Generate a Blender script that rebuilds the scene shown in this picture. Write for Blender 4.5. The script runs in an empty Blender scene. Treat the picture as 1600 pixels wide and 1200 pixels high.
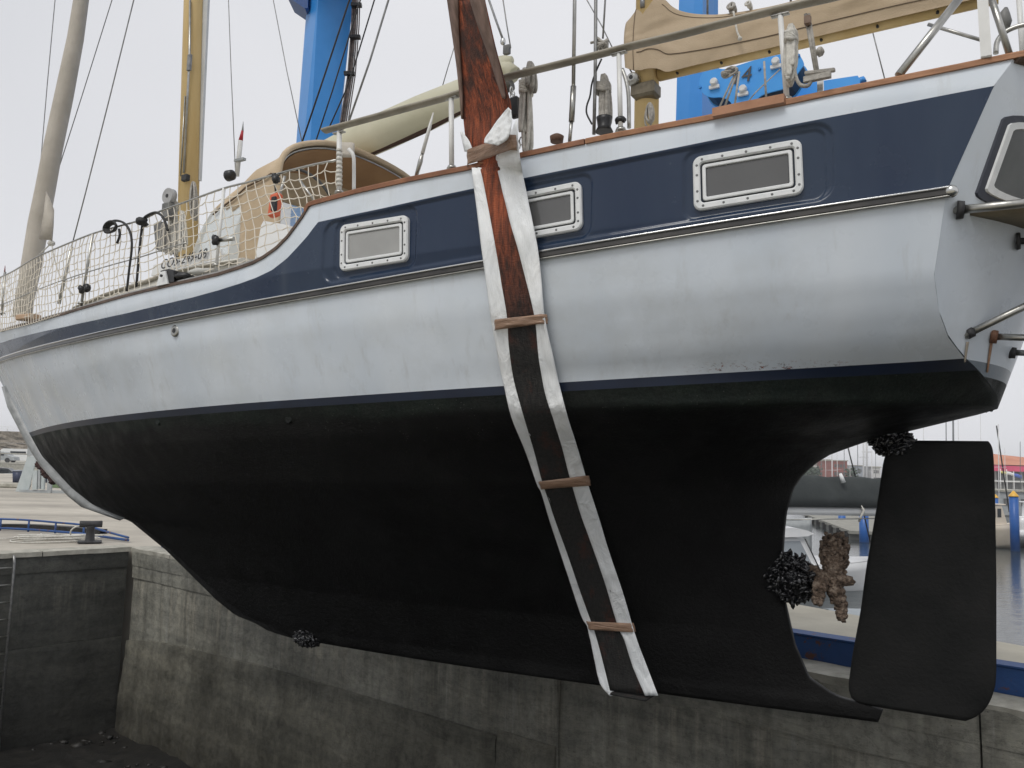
import bpy, bmesh, math, random
import numpy as np
from mathutils import Vector, Matrix
random.seed(7); rng = np.random.default_rng(7)
sc = bpy.context.scene
COL = sc.collection
# ------------------------------------------------------------------ camera
FPX = 1280.0; PITCH = math.radians(5.6); ROLL = math.radians(1.6); EYE = 1.75
cam_d = bpy.data.cameras.new('camera'); cam = bpy.data.objects.new('camera', cam_d); COL.objects.link(cam)
cam_d.sensor_width = 36.0; cam_d.lens = 36.0 * FPX / 1600.0; cam_d.clip_start = 0.05; cam_d.clip_end = 3000
_F = Vector((0, math.cos(PITCH), math.sin(PITCH))); _U = Vector((0, -math.sin(PITCH), math.cos(PITCH))); _X = Vector((1, 0, 0))
_r = _X * math.cos(ROLL) + _U * math.sin(ROLL); _u = -_X * math.sin(ROLL) + _U * math.cos(ROLL)
cam.matrix_world = Matrix(((_r.x, _u.x, -_F.x, 0), (_r.y, _u.y, -_F.y, 0), (_r.z, _u.z, -_F.z, EYE), (0, 0, 0, 1)))
sc.camera = cam
# ------------------------------------------------------------------ overcast sky, soft sun, exposure
SUN_EL = math.radians(52); SUN_AZ = math.radians(-150)      # high, behind the camera's left shoulder
w = bpy.data.worlds.new('World'); sc.world = w; w.use_nodes = True
nt = w.node_tree; nt.nodes.clear()
out = nt.nodes.new('ShaderNodeOutputWorld'); bg = nt.nodes.new('ShaderNodeBackground')
sky = nt.nodes.new('ShaderNodeTexSky'); sky.sky_type = 'NISHITA'; sky.sun_disc = False
sky.sun_elevation = SUN_EL; sky.sun_rotation = SUN_AZ
hs = nt.nodes.new('ShaderNodeHueSaturation'); hs.inputs['Saturation'].default_value = 0.15
mx = nt.nodes.new('ShaderNodeMix'); mx.data_type = 'RGBA'; mx.inputs[0].default_value = 0.93
tcw = nt.nodes.new('ShaderNodeTexCoord'); nz = nt.nodes.new('ShaderNodeTexNoise'); nz.inputs['Scale'].default_value = 1.3; nz.inputs['Detail'].default_value = 3
crw = nt.nodes.new('ShaderNodeValToRGB')
crw.color_ramp.elements[0].position = 0.3; crw.color_ramp.elements[0].color = (.685, .70, .74, 1)
crw.color_ramp.elements[1].position = 0.7; crw.color_ramp.elements[1].color = (.88, .885, .92, 1)
sc10 = nt.nodes.new('ShaderNodeVectorMath'); sc10.operation = 'SCALE'; sc10.inputs['Scale'].default_value = 9.6
nt.links.new(tcw.outputs['Generated'], nz.inputs['Vector']); nt.links.new(nz.outputs['Fac'], crw.inputs['Fac'])
nt.links.new(crw.outputs['Color'], sc10.inputs[0])
nt.links.new(sky.outputs['Color'], hs.inputs['Color']); nt.links.new(hs.outputs['Color'], mx.inputs[6])
nt.links.new(sc10.outputs['Vector'], mx.inputs[7]); nt.links.new(mx.outputs[2], bg.inputs['Color'])
bg.inputs['Strength'].default_value = 0.1
nt.links.new(bg.outputs['Background'], out.inputs['Surface'])
sl = bpy.data.lights.new('sun', 'SUN'); sl.energy = 1.5; sl.angle = math.radians(25); sl.color = (1, .97, .92)
so = bpy.data.objects.new('sun', sl); COL.objects.link(so)
so.rotation_euler = Vector((math.sin(SUN_AZ) * math.cos(SUN_EL), math.cos(SUN_AZ) * math.cos(SUN_EL), math.sin(SUN_EL))).to_track_quat('Z', 'Y').to_euler()
vs = sc.view_settings; vs.view_transform = 'Standard'; vs.look = 'None'; vs.exposure = 0; vs.gamma = 1; vs.use_curve_mapping = False
sc.cycles.max_bounces = 6; sc.cycles.diffuse_bounces = 3; sc.cycles.glossy_bounces = 3; sc.cycles.transmission_bounces = 6; sc.cycles.transparent_max_bounces = 8

# ------------------------------------------------------------------ measuring helpers (survey rays from the station point)
CAMP = np.array([0, 0, EYE])
def ray(px, py):
    a = (px - 800) / FPX; b = (600 - py) / FPX
    A = a * math.cos(ROLL) - b * math.sin(ROLL); B = a * math.sin(ROLL) + b * math.cos(ROLL)
    return np.array([A, math.cos(PITCH) - B * math.sin(PITCH), math.sin(PITCH) + B * math.cos(PITCH)])
TH = math.radians(58.9)
BD = np.array([-math.sin(TH), math.cos(TH), 0.]); BN = np.array([-math.cos(TH), -math.sin(TH), 0.]); BZ = np.array([0, 0, 1.])
BS = np.array([3.11, 5.08, 0.])
def W(u, v, z): return BS + u * BD + v * BN + z * BZ
def toB(X): X = np.asarray(X); return np.array([(X - BS) @ BD, (X - BS) @ BN, X[2]])
def PV(px, py, v):
    r = ray(px, py); t = (v - (CAMP - BS) @ BN) / (r @ BN); return CAMP + t * r
def PU(px, py, u):
    r = ray(px, py); t = (u - (CAMP - BS) @ BD) / (r @ BD); return CAMP + t * r
def PY(px, py, Y): r = ray(px, py); return CAMP + r * (Y / r[1])
def PG(px, py, z=0.): r = ray(px, py); return CAMP + r * ((z - EYE) / r[2])

# ------------------------------------------------------------------ hull form
L_AFT = np.array([(.79, .18), (.76, .263), (1.06, .312), (1.22, .407), (1.31, .61), (1.37, .90), (1.38, 1.25), (1.35, 1.51), (1.26, 1.74), (1.09, 1.89), (.77, 1.99), (.5, 2.075), (.07, 2.182)])
_ap = np.array([((PV(x, y, .03) - BS) @ BD, PV(x, y, .03)[2] + .03 * ((PV(x, y, .03) - BS) @ BD)) for x, y in ((1225, 940), (1222, 900), (1222, 860), (1224, 828), (1227, 800), (1237, 765), (1250, 745), (1262, 733), (1275, 722), (1295, 710), (1325, 699), (1360, 687), (1400, 678), (1440, 668), (1500, 653))])
L_AFT = np.vstack([L_AFT[:5], _ap, [[.07, 2.182]]])
L_FWD = np.array([(5.9, .18), (6.3, .22), (6.52, .286), (6.8, .334), (7.1, .463), (7.53, .696), (7.98, .94), (8.64, 1.24), (9.07, 1.32), (9.47, 1.42), (9.89, 1.607), (10.26, 1.83), (10.57, 2.007), (10.86, 2.296), (11.52, 2.99), (12.45, 3.85), (13.0, 4.4)])
_s = np.interp(L_FWD[:, 1], [1.2, 1.4, 1.8, 2.3, 3.0], [.05, .12, .11, .15, .20]); L_FWD[:, 0] += _s
L_T = np.array([(2.182, .03), (2.3, .5), (2.41, .82), (2.5, .98), (2.63, 1.1), (2.81, 1.2), (3.22, 1.29), (3.76, 1.25), (3.9, 1.2), (4.3, 1.12)])
L_B = np.array([(.15, .12), (.3, .14), (.7, .3), (1.2, .78), (1.7, 1.3), (2.05, 1.52), (2.4, 1.66), (2.8, 1.79), (3.2, 1.86), (3.7, 1.86), (4.3, 1.8)])
def tfun(z): return np.where(z < 2.182, .03, np.interp(z, L_T[:, 0], L_T[:, 1]))
def ua(z):
    lo = np.interp(z, L_AFT[:, 1], L_AFT[:, 0]); hi = .07 - .36 * (z - 2.19) + .34 * tfun(z) ** 2
    return np.where(z < 2.182, lo, hi)
def uf(z): return np.interp(z, L_FWD[:, 1], L_FWD[:, 0])
def V(u, wz):
    u = np.asarray(u, float); z = np.asarray(wz, float) + .03 * u
    a = ua(z); f = uf(z); T = tfun(z); B = np.interp(z, L_B[:, 0], L_B[:, 1])
    um = np.interp(z, [.2, 1.2, 2.4, 3.8], [3.6, 4.4, 4.7, 4.6])
    pa = np.interp(z, [.2, .9, 1.2, 1.7, 2.2, 2.6], [1.6, 1.7, 1.9, 2.3, 2.4, 2.2])
    qa = np.interp(z, [1.4, 1.7, 2.0, 2.18, 2.4], [1.0, .95, .75, .55, 1.0])
    pf = np.interp(z, [.3, 1.2, 2.4, 3.8], [2.0, 1.7, 1.7, 1.9]); qf = np.interp(z, [.3, 1.2, 2.2, 3.8], [.9, 1.1, 1.05, .95])
    xa = np.clip((um - u) / np.maximum(um - a, .1), 0, 1); xf = np.clip((u - um) / np.maximum(f - um, .1), 0, 1)
    va = T + (B - T) * (1 - xa ** pa) ** qa; vf = B * (1 - xf ** pf) ** qf
    r = np.where(u < um, va, vf)
    return np.maximum(r, .02)
def hit(px, py, off=0., wfix=None):
    r = ray(px, py); ts = np.linspace(3.0, 16.0, 1400)
    X = CAMP[None] + ts[:, None] * r[None]; uu = (X - BS) @ BD; vv = (X - BS) @ BN; zz = X[:, 2]
    def g(u, v, z): return v - (V(np.clip(u, -.1, 12.4), z if wfix is None else wfix + 0 * z) + off)
    gg = g(uu, vv, zz)
    idx = np.where((gg[:-1] > 0) & (gg[1:] <= 0))[0]
    if len(idx) == 0: i = int(np.argmin(np.abs(gg))); return X[i]
    i = idx[0]; t = ts[i] + (ts[i + 1] - ts[i]) * gg[i] / (gg[i] - gg[i + 1])
    return CAMP + t * r
def hits(pts, off=0., wfix=None): return [hit(*p, off, wfix) for p in pts]
def curve_uw(pts, ext=None):
    q = np.array([toB(hit(*p))[[0, 2]] for p in pts]); q = q[np.argsort(q[:, 0])]
    if ext: q = np.vstack([q, ext])
    return q
PX_SHEER = [(1583, 92), (1500, 109), (1400, 129), (1300, 149), (1225, 165), (1100, 190), (950, 218), (812, 247), (732, 266), (640, 284), (555, 303), (484, 322), (475, 338), (462, 356), (450, 372), (432, 390), (412, 404), (395, 413), (375, 420), (340, 431), (300, 440), (250, 451), (200, 463), (150, 477), (100, 492), (50, 506), (4, 518)]
PX_BLUE = [(1557, 133), (1500, 144), (1362, 171), (1200, 202), (1060, 230), (950, 252), (820, 278), (737, 295), (600, 325), (497, 347), (489, 357), (481, 368), (465, 386), (448, 404), (425, 422), (400, 434), (375, 443), (340, 454), (300, 465), (250, 477), (200, 489), (150, 500), (100, 511), (50, 522), (4, 535)]
PX_STRK = [(1475, 298), (1200, 341), (1000, 371), (752, 412), (600, 438), (480, 459), (400, 474), (300, 492), (200, 512), (100, 535), (50, 546), (6, 560)]
PX_WL = [(1483, 562), (1340, 570), (1200, 578), (1050, 587), (900, 597), (785, 603), (600, 617), (450, 626), (300, 635), (187, 647), (131, 656), (84, 667)]
C_SH = curve_uw(PX_SHEER, [(12.5, 3.36)]); C_BL = curve_uw(PX_BLUE, [(12.4, 3.2)]); C_ST = curve_uw(PX_STRK, [(12.2, 2.93)]); C_WL = curve_uw(PX_WL, [(11.2, 1.98)])
def fz(C, zoff=0.):
    return lambda u: np.interp(u, C[:, 0], C[:, 1]) + zoff
f_sh, f_bl, f_st, f_wl = fz(C_SH), fz(C_BL), fz(C_ST), fz(C_WL)
f_wl = (lambda P: (lambda u: np.polyval(P, u)))(np.polyfit(C_WL[:, 0], C_WL[:, 1], 3))
f_st = (lambda P: (lambda u: np.polyval(P, u)))(np.polyfit(C_ST[:-1, 0], C_ST[:-1, 1], 4))
f_bt = lambda u: f_wl(u) - .055
f_kb = lambda u: .185 - .03 * np.asarray(u)
def row_ends(f):
    a = 0.3; b = 11.
    for _ in range(60):
        a = .5 * a + .5 * float(ua(f(a) + .03 * a)); b = .5 * b + .5 * float(uf(f(b) + .03 * b))
    return a, b

# ------------------------------------------------------------------ materials
MATS = {}
def srgb(r, g, b): return tuple(((c / 255) / 12.92 if c / 255 < .04045 else ((c / 255 + .055) / 1.055) ** 2.4) for c in (r, g, b))
class NB:
    """small node-graph builder"""
    def __init__(s, name):
        s.m = bpy.data.materials.new(name); s.m.use_nodes = True; s.t = s.m.node_tree; s.n = s.t.nodes; s.l = s.t.links
        s.b = s.n['Principled BSDF']; s.g = None
    def pos(s):
        if not s.g: s.g = s.n.new('ShaderNodeNewGeometry')
        return s.g.outputs['Position']
    def mapped(s, sc_=(1, 1, 1), src=None):
        m = s.n.new('ShaderNodeMapping'); m.inputs['Scale'].default_value = sc_; s.l.new(src or s.pos(), m.inputs['Vector']); return m.outputs[0]
    def noise(s, scale, detail=4, rough=.55, vec=None, dist=0.):
        n = s.n.new('ShaderNodeTexNoise'); n.inputs['Scale'].default_value = scale; n.inputs['Detail'].default_value = detail
        n.inputs['Roughness'].default_value = rough; n.inputs['Distortion'].default_value = dist
        s.l.new(vec or s.pos(), n.inputs['Vector']); return n.outputs['Fac']
    def voro(s, scale, feat='F1', vec=None):
        n = s.n.new('ShaderNodeTexVoronoi'); n.feature = feat; n.inputs['Scale'].default_value = scale; s.l.new(vec or s.pos(), n.inputs['Vector']); return n.outputs['Distance']
    def ramp(s, fac, stops):
        r = s.n.new('ShaderNodeValToRGB'); e = r.color_ramp.elements
        while len(e) < len(stops): e.new(.5)
        for i, (p, c) in enumerate(stops):
            e[i].position = p; e[i].color = (c[0], c[1], c[2], 1) if hasattr(c, '__len__') else (c, c, c, 1)
        s.l.new(fac, r.inputs['Fac']); return r.outputs['Color']
    def mix(s, fac, a, b, mode='MIX'):
        m = s.n.new('ShaderNodeMix'); m.data_type = 'RGBA'; m.blend_type = mode
        for v, i in ((fac, 0), (a, 6), (b, 7)):
            if hasattr(v, 'is_linked') or hasattr(v, 'links'): s.l.new(v, m.inputs[i])
            elif i == 0: m.inputs[0].default_value = v
            else: m.inputs[i].default_value = (*v[:3], 1)
        return m.outputs[2]
    def math(s, op, a, b=None, clamp=False):
        m = s.n.new('ShaderNodeMath'); m.operation = op; m.use_clamp = clamp
        for v, i in ((a, 0), (b, 1)):
            if v is None: continue
            if hasattr(v, 'links'): s.l.new(v, m.inputs[i])
            else: m.inputs[i].default_value = v
        return m.outputs[0]
    def xyz(s, src=None):
        x = s.n.new('ShaderNodeSeparateXYZ'); s.l.new(src or s.pos(), x.inputs[0]); return x.outputs
    def bump(s, h, strength=.3, dist=.01):
        b = s.n.new('ShaderNodeBump'); b.inputs['Strength'].default_value = strength; b.inputs['Distance'].default_value = dist
        s.l.new(h, b.inputs['Height']); s.l.new(b.outputs[0], s.b.inputs['Normal'])
    def set(s, **k):
        for key, v in k.items():
            i = s.b.inputs[{'color': 'Base Color', 'rough': 'Roughness', 'metal': 'Metallic', 'coat': 'Coat Weight', 'spec': 'Specular IOR Level', 'alpha': 'Alpha', 'trans': 'Transmission Weight', 'ior': 'IOR', 'sheen': 'Sheen Weight'}[key]]
            if hasattr(v, 'links'): s.l.new(v, i)
            elif hasattr(v, '__len__'): i.default_value = (*v[:3], 1)
            else: i.default_value = v
        return s
def M(name, c1, c2=None, scale=6, rough=.6, metal=0, bump=0, bscale=None, stretch=(1, 1, 1), spec=.5, lo=.35, hi=.65, rvar=0, coat=0, bdist=.01):
    """two-tone noisy surface; cached by name"""
    if name in MATS: return MATS[name]
    b = NB(name)
    vec = b.mapped(stretch) if stretch != (1, 1, 1) else None
    if c2 is not None:
        n = b.noise(scale, 6, .6, vec); b.set(color=b.ramp(n, [(lo, c1), (hi, c2)]))
    else: b.set(color=c1)
    b.set(metal=metal, spec=spec, coat=coat)
    if rvar: b.set(rough=b.ramp(b.noise(scale * 2.3, 4, .6, vec), [(.3, rough - rvar), (.7, rough + rvar)]))
    else: b.set(rough=rough)
    if bump: b.bump(b.noise(bscale or scale * 5, 5, .6, vec), bump, bdist)
    MATS[name] = b.m; return b.m

# ------------------------------------------------------------------ mesh building
class MB:
    def __init__(s): s.v = []; s.f = []; s.mi = []; s.sm = []; s.uv = None
    def add(s, vs_, fs, mi=0, smooth=False):
        o = len(s.v); s.v += [tuple(float(c) for c in p) for p in vs_]
        for f in fs: s.f.append(tuple(i + o for i in f)); s.mi.append(mi); s.sm.append(smooth)
        return o
    def box(s, c, size, ax=None, mi=0, bev=0.):
        c = np.array(c, float); ax = np.eye(3) if ax is None else np.array(ax, float); h = np.array(size, float) / 2
        b = min(bev, *(h * .6))
        if b <= 0:
            P = [c + sx * h[0] * ax[0] + sy * h[1] * ax[1] + sz * h[2] * ax[2] for sz in (-1, 1) for sx, sy in ((-1, -1), (1, -1), (1, 1), (-1, 1))]
            s.add(P, [(3, 2, 1, 0), (4, 5, 6, 7), (0, 1, 5, 4), (1, 2, 6, 5), (2, 3, 7, 6), (3, 0, 4, 7)], mi); return s
        lv = [(-1, h[0] - b, h[1] - b), (-1 + b / h[2], h[0], h[1]), (1 - b / h[2], h[0], h[1]), (1, h[0] - b, h[1] - b)]
        P = []
        for kz, hx, hy in lv:
            for sx, sy in ((-1, -1), (1, -1), (1, 1), (-1, 1)): P.append(c + sx * hx * ax[0] + sy * hy * ax[1] + kz * h[2] * ax[2])
        F = [(3, 2, 1, 0), (12, 13, 14, 15)]
        for k in range(3):
            for j in range(4): a = k * 4 + j; b2 = k * 4 + (j + 1) % 4; F.append((a, b2, b2 + 4, a + 4))
        s.add(P, F, mi); return s
    def tube(s, path, r, n=8, mi=0, caps=True, closed=False, flat=1., up=None, smooth=True):
        P = [np.array(p, float) for p in path]; N = len(P); R = r if hasattr(r, '__len__') else [r] * N
        vs_ = []; prev = None
        for i in range(N):
            a = P[i - 1] if (i > 0 or closed) else P[i]; b = P[(i + 1) % N] if (i < N - 1 or closed) else P[i]
            t = b - a; t = t / (np.linalg.norm(t) + 1e-9)
            if prev is None:
                h = np.array(up, float) if up is not None else (np.array([0, 0, 1.]) if abs(t[2]) < .9 else np.array([1., 0, 0])); x = np.cross(t, h)
            else: x = prev - t * (prev @ t)
            x = x / (np.linalg.norm(x) + 1e-9); prev = x; y = np.cross(t, x)
            for k in range(n):
                an = 2 * math.pi * (k + .5) / n; vs_.append(P[i] + R[i] * (math.cos(an) * x + math.sin(an) * y * flat))
        F = []
        for i in range(N if closed else N - 1):
            j = (i + 1) % N
            for k in range(n): F.append((i * n + k, i * n + (k + 1) % n, j * n + (k + 1) % n, j * n + k))
        o = s.add(vs_, F, mi, smooth)
        if caps and not closed:
            s.f.append(tuple(o + k for k in range(n))[::-1]); s.f.append(tuple(o + (N - 1) * n + k for k in range(n))); s.mi += [mi, mi]; s.sm += [False, False]
        return s
    def cyl(s, a, b, r, n=12, mi=0, r2=None): return s.tube([a, b], [r, r if r2 is None else r2], n, mi)
    def grid(s, G, mi=0, smooth=True, thick=None, nrm=None, closed=False):
        """G: list of rows of points. thick: give it depth along nrm"""
        R = len(G); Cn = len(G[0]); vs_ = [p for row in G for p in row]
        F = [(i * Cn + j, i * Cn + j + 1, (i + 1) * Cn + j + 1, (i + 1) * Cn + j) for i in range(R - 1) for j in range(Cn - 1)]
        if closed: F += [(i * Cn + Cn - 1, i * Cn, (i + 1) * Cn, (i + 1) * Cn + Cn - 1) for i in range(R - 1)]
        if thick is None: s.add(vs_, F, mi, smooth); return s
        K = R * Cn
        A = np.array(vs_, float).reshape(R, Cn, 3)
        if nrm is None:
            du = np.gradient(A, axis=1); dv = np.gradient(A, axis=0); nn = np.cross(du, dv); nn /= (np.linalg.norm(nn, axis=2, keepdims=True) + 1e-9)
        else: nn = np.broadcast_to(np.array(nrm, float), A.shape)
        B = (A - nn * thick).reshape(-1, 3)
        F2 = [tuple(i + K for i in f[::-1]) for f in F]
        bd = [(0, j, 0, j + 1) for j in range(Cn - 1)]
        E = [(j + 1, j) for j in range(Cn - 1)] + [((R - 1) * Cn + j, (R - 1) * Cn + j + 1) for j in range(Cn - 1)] + [(i * Cn, (i + 1) * Cn) for i in range(R - 1)] + [((i + 1) * Cn + Cn - 1, i * Cn + Cn - 1) for i in range(R - 1)]
        F3 = [(a, b, b + K, a + K) for a, b in E]
        s.add(list(A.reshape(-1, 3)) + list(B), F + F2 + F3, mi, smooth); return s
    def prism(s, poly, off, mi=0, smooth=False):
        """closed 3D polygon extruded by vector off"""
        n = len(poly); P = [np.array(p, float) for p in poly]; Q = [p + np.array(off, float) for p in P]
        s.add(P + Q, [tuple(range(n))[::-1], tuple(range(n, 2 * n))] + [(i, (i + 1) % n, n + (i + 1) % n, n + i) for i in range(n)], mi, smooth); return s
    def blob(s, c, r, mi=0, jit=.15, flat=(1, 1, 1), seg=8, ax=None):
        c = np.array(c, float); vs_ = []; rg = seg // 2 + 1; ax = np.eye(3) if ax is None else ax
        for i in range(rg + 1):
            th = math.pi * i / rg
            for k in range(seg):
                ph = 2 * math.pi * k / seg; q = r * (1 + (random.random() - .5) * 2 * jit * (0 < i < rg))
                l = np.array([q * flat[0] * math.sin(th) * math.cos(ph), q * flat[1] * math.sin(th) * math.sin(ph), q * flat[2] * math.cos(th)])
                vs_.append(c + l @ ax)
        F = [(i * seg + k, (i + 1) * seg + k, (i + 1) * seg + (k + 1) % seg, i * seg + (k + 1) % seg) for i in range(rg) for k in range(seg)]
        s.add(vs_, F, mi, True); return s
    def obj(s, name, mats, parent=None, kind=None, label=None, cat=None, group=None, origin=None, merge=False, recalc=True):
        me = bpy.data.meshes.new(name)
        A = np.array(s.v, float)
        if origin is None: origin = np.array([(A[:, 0].min() + A[:, 0].max()) / 2, (A[:, 1].min() + A[:, 1].max()) / 2, A[:, 2].min()])
        me.from_pydata((A - origin).tolist(), [], s.f)
        if not isinstance(mats, (list, tuple)): mats = [mats]
        for m in mats: me.materials.append(m)
        me.polygons.foreach_set('material_index', s.mi); me.polygons.foreach_set('use_smooth', s.sm)
        if merge or recalc:
            bm = bmesh.new(); bm.from_mesh(me)
            if merge: bmesh.ops.remove_doubles(bm, verts=bm.verts, dist=1e-4); bmesh.ops.dissolve_degenerate(bm, edges=bm.edges, dist=1e-5)
            if recalc: bmesh.ops.recalc_face_normals(bm, faces=bm.faces)
            bm.to_mesh(me); bm.free()
        me.update()
        o = bpy.data.objects.new(name, me); COL.objects.link(o)
        par = np.array(parent['_w'][:]) if parent is not None else np.zeros(3)
        o.location = Vector((origin - par).tolist())
        o['_w'] = [float(x) for x in origin]
        if parent is not None: o.parent = parent
        tag(o, label, cat, group, kind); return o
def tag(o, label=None, cat=None, group=None, kind=None):
    if label: o['label'] = label
    if cat: o['category'] = cat
    if group: o['group'] = group
    if kind: o['kind'] = kind
    return o
def empty(name, loc, label=None, cat=None, group=None):
    o = bpy.data.objects.new(name, None); COL.objects.link(o); o.empty_display_size = .2
    o.location = Vector([float(x) for x in loc]); o['_w'] = [float(x) for x in loc]; return tag(o, label, cat, group)
def lerp(a, b, t): return np.asarray(a, float) * (1 - t) + np.asarray(b, float) * t
def unit(v): v = np.asarray(v, float); return v / np.linalg.norm(v)
def resample(pts, n):
    P = np.array(pts, float); d = np.r_[0, np.cumsum(np.linalg.norm(np.diff(P, axis=0), axis=1))]; t = np.linspace(0, d[-1], n)
    return [np.array([np.interp(x, d, P[:, k]) for k in range(P.shape[1])]) for x in t]
def smoothpath(pts, n):
    """Catmull-Rom"""
    P = [np.array(p, float) for p in pts]; P = [2 * P[0] - P[1]] + P + [2 * P[-1] - P[-2]]; out_ = []
    m = len(P) - 3
    for q in range(n):
        x = q / (n - 1) * m; i = min(int(x), m - 1); t = x - i; a, b, c, d = P[i:i + 4]
        out_.append(.5 * (2 * b + (c - a) * t + (2 * a - 5 * b + 4 * c - d) * t * t + (3 * b - a - 3 * c + d) * t ** 3))
    return out_
def rrect(wd, hg, r, n=5):
    r = min(r, wd / 2 - 1e-4, hg / 2 - 1e-4); P = []
    for cx, cy, a0 in ((wd - r, r, -90), (wd - r, hg - r, 0), (r, hg - r, 90), (r, r, 180)):
        for k in range(n): a = math.radians(a0 + 90 * k / (n - 1)); P.append((cx + r * math.cos(a), cy + r * math.sin(a)))
    return P
class Quad:
    """a flat or slightly twisted panel from four world corners (bl, br, tr, tl); local metres"""
    def __init__(s, bl, br, tr, tl, toward=CAMP):
        s.c = [np.array(p, float) for p in (bl, br, tr, tl)]
        s.w = (np.linalg.norm(s.c[1] - s.c[0]) + np.linalg.norm(s.c[2] - s.c[3])) / 2; s.h = (np.linalg.norm(s.c[3] - s.c[0]) + np.linalg.norm(s.c[2] - s.c[1])) / 2
        s.n = unit(np.cross(s.c[1] - s.c[0], s.c[3] - s.c[0]))
        if s.n @ (toward - s.c[0]) < 0: s.n = -s.n
    def P(s, x, y, z=0.):
        a = x / s.w; b = y / s.h
        return (1 - a) * (1 - b) * s.c[0] + a * (1 - b) * s.c[1] + a * b * s.c[2] + (1 - a) * b * s.c[3] + z * s.n
def ring(mb, Q, i0, r0, i1, r1, z0, z1, mi=0, bev=.004, n=6):
    A = rrect(Q.w - 2 * i0, Q.h - 2 * i0, r0, n); B = rrect(Q.w - 2 * i1, Q.h - 2 * i1, r1, n); K = len(A)
    A2 = rrect(Q.w - 2 * i0 - 2 * bev, Q.h - 2 * i0 - 2 * bev, max(r0 - bev, .002), n); B2 = rrect(Q.w - 2 * i1 + 2 * bev, Q.h - 2 * i1 + 2 * bev, r1 + bev, n)
    rows = [[Q.P(x + i0, y + i0, z0) for x, y in A], [Q.P(x + i0, y + i0, z1 - bev) for x, y in A], [Q.P(x + i0 + bev, y + i0 + bev, z1) for x, y in A2],
            [Q.P(x + i1 - bev, y + i1 - bev, z1) for x, y in B2], [Q.P(x + i1, y + i1, z1 - bev) for x, y in B], [Q.P(x + i1, y + i1, z0) for x, y in B]]
    mb.grid(rows, mi, False, closed=True)
def slab(mb, Q, i0, r0, z0, z1, mi=0, n=6):
    A = rrect(Q.w - 2 * i0, Q.h - 2 * i0, r0, n); mb.prism([Q.P(x + i0, y + i0, z0) for x, y in A], Q.n * (z1 - z0), mi)
# ================================================================== SETTING
DV = unit(np.array([9.59, -8.02, 0])); DNB = np.array([-DV[1], DV[0], 0.])      # along the far dock wall (to the right), and away from the dock
K0 = PG(205, 857); WATER = -3.3
def D(s, t, z): return K0 + s * DV + t * DNB + (z - K0[2]) * BZ
def stones(mb, n, fn, r0, r1, mi=0):
    for _ in range(n):
        r = r0 + (r1 - r0) * random.random() ** 2; mb.blob(fn(), r, mi, .45, (random.uniform(.8, 1.5), 1, .55), 5)
# wet, streaked concrete --------------------------------------------------
def concrete(name, hi, lo, dark, streak=1.0, zl=-2.2, zspan=1.4, brown=(.06, .05, .035)):
    b = NB(name); n1 = b.noise(.9, 6, .6); base = b.ramp(n1, [(.32, lo), (.68, hi)])
    st = b.noise(3.2, 5, .65, b.mapped((1.6, 1.6, .12))); base = b.mix(b.math('MULTIPLY', b.ramp(st, [(.46, 0), (.66, 1)]), .5 * streak), base, dark)
    wst = b.noise(2.2, 5, .7, b.mapped((2.2, 2.2, .1), b.pos())); base = b.mix(b.math('MULTIPLY', b.ramp(wst, [(.6, 0), (.72, 1)]), .35 * streak), base, tuple(min(.6, c * 1.9) for c in hi))
    z = b.xyz()['Z']; wob = b.math('MULTIPLY', b.math('SUBTRACT', b.noise(.8, 6, .7), .5), 1.6)
    h = b.math('ADD', z, wob); f = b.n.new('ShaderNodeMapRange'); f.inputs['From Min'].default_value = zl; f.inputs['From Max'].default_value = zl - zspan
    b.l.new(h, f.inputs['Value']); mixc = b.mix(b.math('MULTIPLY', f.outputs[0], .8, True), base, brown)
    eff = b.math('MULTIPLY', b.ramp(b.math('MULTIPLY', b.math('ADD', z, 2.0), .5), [(.3, 0), (.5, 1), (.715, 1), (.735, 0)]), b.ramp(b.noise(3.4, 5, .7, b.mapped((1.8, 1.8, .07))), [(.5, 0), (.66, .6)])); mixc = b.mix(b.math('MULTIPLY', eff, streak), mixc, (.50, .46, .38))
    crk = b.ramp(b.noise(2.2, 8, .75, b.mapped((.35, .35, 1.4)), 2.5), [(.485, 1), (.5, .45), (.515, 1)]); mixc = b.mix(.7, mixc, crk, 'MULTIPLY')
    mott = b.ramp(b.noise(9, 8, .75), [(.3, (.6, .6, .59)), (.5, (1, 1, 1)), (.72, (1.3, 1.28, 1.22))]); c = b.mix(1.0, mixc, mott, 'MULTIPLY')
    band = b.ramp(b.noise(1.5, 5, .6, b.mapped((.25, .25, 2.2))), [(.35, (.5, .52, .52)), (.62, (1.12, 1.12, 1.08))]); c = b.mix(.6, c, band, 'MULTIPLY')
    pits = b.ramp(b.voro(11), [(.03, .12), (.075, 1)]); c = b.mix(.75, c, pits, 'MULTIPLY')
    b.set(color=c, rough=b.ramp(b.noise(4, 5), [(.35, .45), (.65, .9)]), spec=.3)
    b.bump(b.math('ADD', b.noise(22, 9, .75), b.math('MULTIPLY', b.voro(11), .6)), .4, .02); return b.m
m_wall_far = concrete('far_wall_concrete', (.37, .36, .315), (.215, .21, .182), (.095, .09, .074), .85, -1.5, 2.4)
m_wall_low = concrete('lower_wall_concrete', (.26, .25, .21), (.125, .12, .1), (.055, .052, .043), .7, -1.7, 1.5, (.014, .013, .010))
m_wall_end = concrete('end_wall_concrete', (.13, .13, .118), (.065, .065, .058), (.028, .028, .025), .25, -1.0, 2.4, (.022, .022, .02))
m_cope = M('coping_concrete', (.28, .27, .225), (.46, .44, .38), 5, .85, bump=.5, bscale=30)
m_quay = M('quay_concrete', (.36, .335, .275), (.48, .45, .37), 1.1, .9, bump=.25, bscale=40)
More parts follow.
